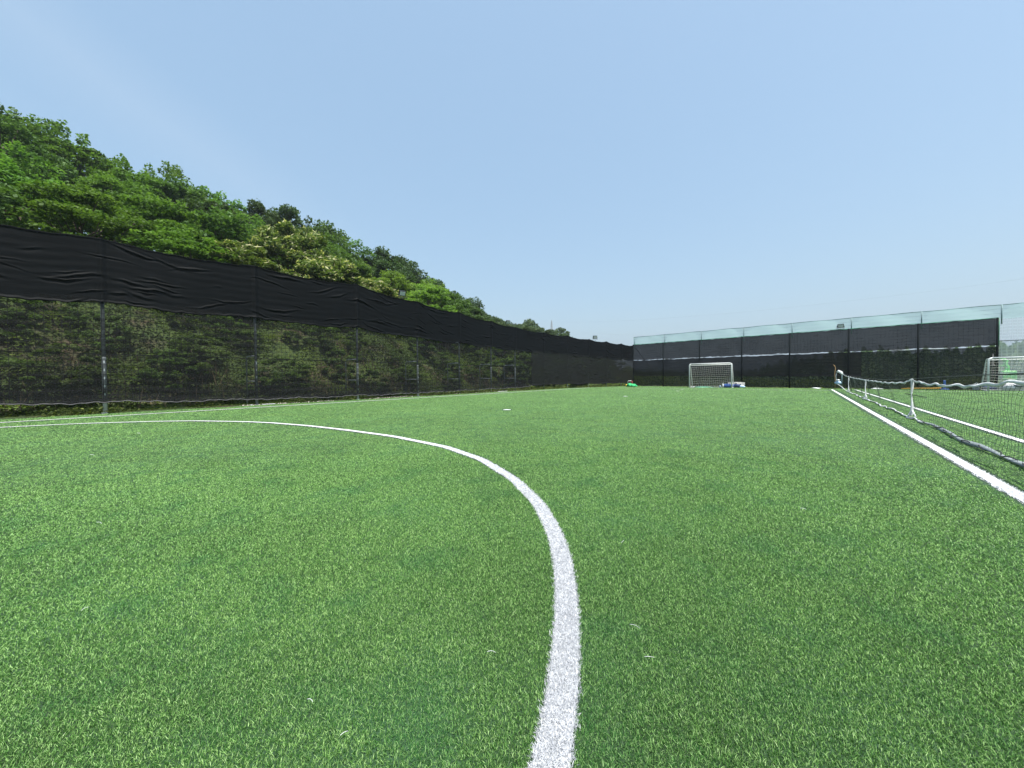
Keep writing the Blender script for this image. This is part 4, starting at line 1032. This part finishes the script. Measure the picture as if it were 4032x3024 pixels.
# right side: barrier foot, hose, boxes behind the goal
bp2 = thing('marker_post', 'short blue post standing at the foot of the far fence', 'post', (7.42, 38.6, 0))
mb = MB(); mb.box((7.42, 38.6, .33), (.11, .09, .62), None, .015); mb.build('post', M_BLUE, bp2)
mb = MB(); mb.box((7.42, 38.6, .03), (.42, .26, .06), None, .02); mb.build('foot', M_BLUE, bp2)
mb = MB(); mb.tube([(5.35, 38.55, .05), (5.7, 38.5, .08), (6.3, 38.52, .09), (6.9, 38.5, .10), (7.25, 38.5, .12)], .022, 7)
tag(mb.build('hose', simple('orange_yellow_hose', (.72, .42, .05), .5, 0, .2, 3), None, True, (6.3, 38.5, 0)), 'orange yellow hose lying along the foot of the far fence', 'hose')
wb = thing('equipment_bag', 'white and grey equipment bag lying inside the right goal', 'bag', (10.1, 37.9, 0))
blob('body', M_WHITEF, (10.0, 37.9, .22), (.52, .3, .26), 41, None, None, k=.08, parent=wb)
blob('flap', M_GREYF, (10.35, 37.75, .30), (.3, .22, .12), 42, None, None, k=.15, parent=wb)
mb = MB(); mb.tube([(9.62, 37.65, .25), (9.8, 37.6, .42), (10.1, 37.6, .40), (10.25, 37.62, .24)], .02, 6); mb.build('handle', M_NAVY, wb, True)
blob('equipment_bag', M_NAVY, (9.25, 38.0, .17), (.34, .24, .22), 43, 'dark bag on the turf left of the white bag in the right goal', 'bag', k=.1)
wc = thing('ground_weight', 'grey weight block on the left ground bar of the right goal', 'weight', (8.55, 37.5, 0))
mb = MB(); mb.box((8.55, 37.5, .22), (.26, .3, .42), None, .04); mb.build('block', M_GREYF, wc)
mb = MB(); mb.tube([(8.48, 37.35, .43), (8.55, 37.35, .5), (8.62, 37.35, .43)], .014, 6); mb.build('handle', M_WHITEP, wc)
# green machine behind the clear net
M_GREENM = simple('bright_green_paint', (.07, .52, .04), .45, 0, .15, 4)
gm = thing('green_machine', 'bright green machine with a raised arm behind the right goal', 'machine', (10.6, 41.0, 0))
mb = MB(); mb.box((10.75, 41.0, .95), (.62, .6, .62), None, .04); mb.build('body', M_GREENM, gm)
mb = MB(); mb.box((10.02, 41.0, .92), (.75, .55, .5), None, .04); mb.box((10.0, 41.0, 1.24), (.8, .6, .06), None, .01); mb.build('bin', simple('dull_green_paint', (.05, .16, .06), .6, 0, .2, 4), gm)
mb = MB(); mb.tube([(10.7, 41, 1.25), (10.72, 41, 1.55), (10.62, 41, 1.75), (10.66, 41, 1.95), (10.56, 41, 2.08), (10.4, 41, 2.06)], [.12, .11, .10, .11, .09, .05], 10); mb.box((10.5, 41, 1.62), (.32, .16, .1), None, .02); mb.build('arm', M_GREENM, gm, True)
mb = MB(); 
for x in (9.8, 10.9):
    for y in (40.75, 41.25): mb.tube([(x, y, -.1), (x, y, .68)], .04, 8)
mb.tube([(9.8, 40.75, .35), (10.9, 40.75, .35)], .03, 6); mb.build('stand', M_BLACKPL, gm)
lp = thing('lamp_post', 'pale post with a round white head behind the right goal', 'post', (9.75, 39.6, 0))
mb = MB(); mb.tube([(9.75, 39.6, -.1), (9.75, 39.6, 2.4)], .035, 8); mb.build('pole', M_WHITEP, lp, True)
blob('head', M_WHITEP, (9.75, 39.58, 1.62), (.10, .10, .13), 51, None, None, k=.02, parent=lp, flat=False)
# bits of white along the far end
for k, (x, y, lab) in enumerate(((.55, 37.9, 'white crumpled scrap at the foot of the far fence beside the stick'), (4.0, 38.1, 'white crumpled scrap at the foot of the far fence right of the net post'))):
    blob('paper_scrap', M_WHITEF, (x, y, .03), (.28, .12, .06), 60+k, lab, 'scrap', k=.3)
mb = MB(); mb.box((-18.25, 6.0, .03), (.06, .5, .02)); mb.box((-18.22, 5.35, .03), (.05, .07, .03))
tag(mb.build('litter', M_WHITEF, None, False, (-18.25, 6, 0)), 'white litter strip on the soil under the left fence', 'litter')
tag((lambda m_: (m_.box((-18.5, 2.05+20, .02), (.07, 1.1, .02)), m_.build('plank', M_WHITEF, None, False, (-18.5, 22, 0)))[1])(MB()), 'pale plank on the ground by the left fence', 'plank')
# loose fibres on the turf
FIB = [((1918, 2585), (1953, 2589), 'short white fibre on the turf left of the curved line near the bottom'), ((2537, 2604), (2577, 2608), 'straight white fibre on the turf right of the curved line'),
       ((2480, 2475), (2520, 2492), 'curled pale fibre on the turf right of the curved line'), ((320, 2420), (352, 2405), 'white fibre on the turf toward the lower left'),
       ((1210, 2775), (1232, 2786), 'white fibre near the bottom edge left of centre'), ((2446, 2148), (2458, 2138), 'tiny white fibre right of the bend of the curved line'),
       ((380, 2066), (400, 2072), 'white fibre on the turf at the left'), ((355, 1795), (372, 1797), 'white fibre on the turf under the left fence'),
       ((1340, 2920), (1372, 2902), 'pale fibre at the very bottom left of centre'), ((3150, 2010), (3175, 2015), 'white fibre on the turf toward the right'), ((540, 1709), (552, 1711), 'white fibre near the curved line at the far left')]
for a, b_, lab in FIB:
    p, q = rays2ground([a, b_]); mdx = ((p[0]+q[0])/2+.01, (p[1]+q[1])/2+.012)
    mb = MB(); sg_ = random.choice((-1, 1))*random.uniform(.02, .10); ex, ey = q[0]-p[0], q[1]-p[1]
    mb.tube([(p[0]+ex*k_/6-ey*sg_*math.sin(k_*.52), p[1]+ey*k_/6+ex*sg_*math.sin(k_*.52), .019+.004*math.sin(k_*.52)) for k_ in range(7)], [.0010*max(1, math.hypot(*p)/2.6)*(1-.08*k_) for k_ in range(7)], 5)
    tag(mb.build('loose_fibre', M_WHITEF, None, True, (*p, 0)), lab, 'fibre', 'loose fibres on the turf')

# ------------------------------------------------------------ summer haze
m, t, o = newmat('haze_air')
pv = N(t, 'ShaderNodeVolumePrincipled'); pv.inputs['Color'].default_value = (.82, .90, 1, 1); pv.inputs['Density'].default_value = .0004; pv.inputs['Anisotropy'].default_value = .3
t.links.new(pv.outputs[0], o.inputs['Volume'])
mb = MB(); mb.box((0, 100, 35-1), (3590, 3380, 75))
tag(mb.build('haze', m), 'thin pale summer haze in the air', 'haze', kind='stuff')
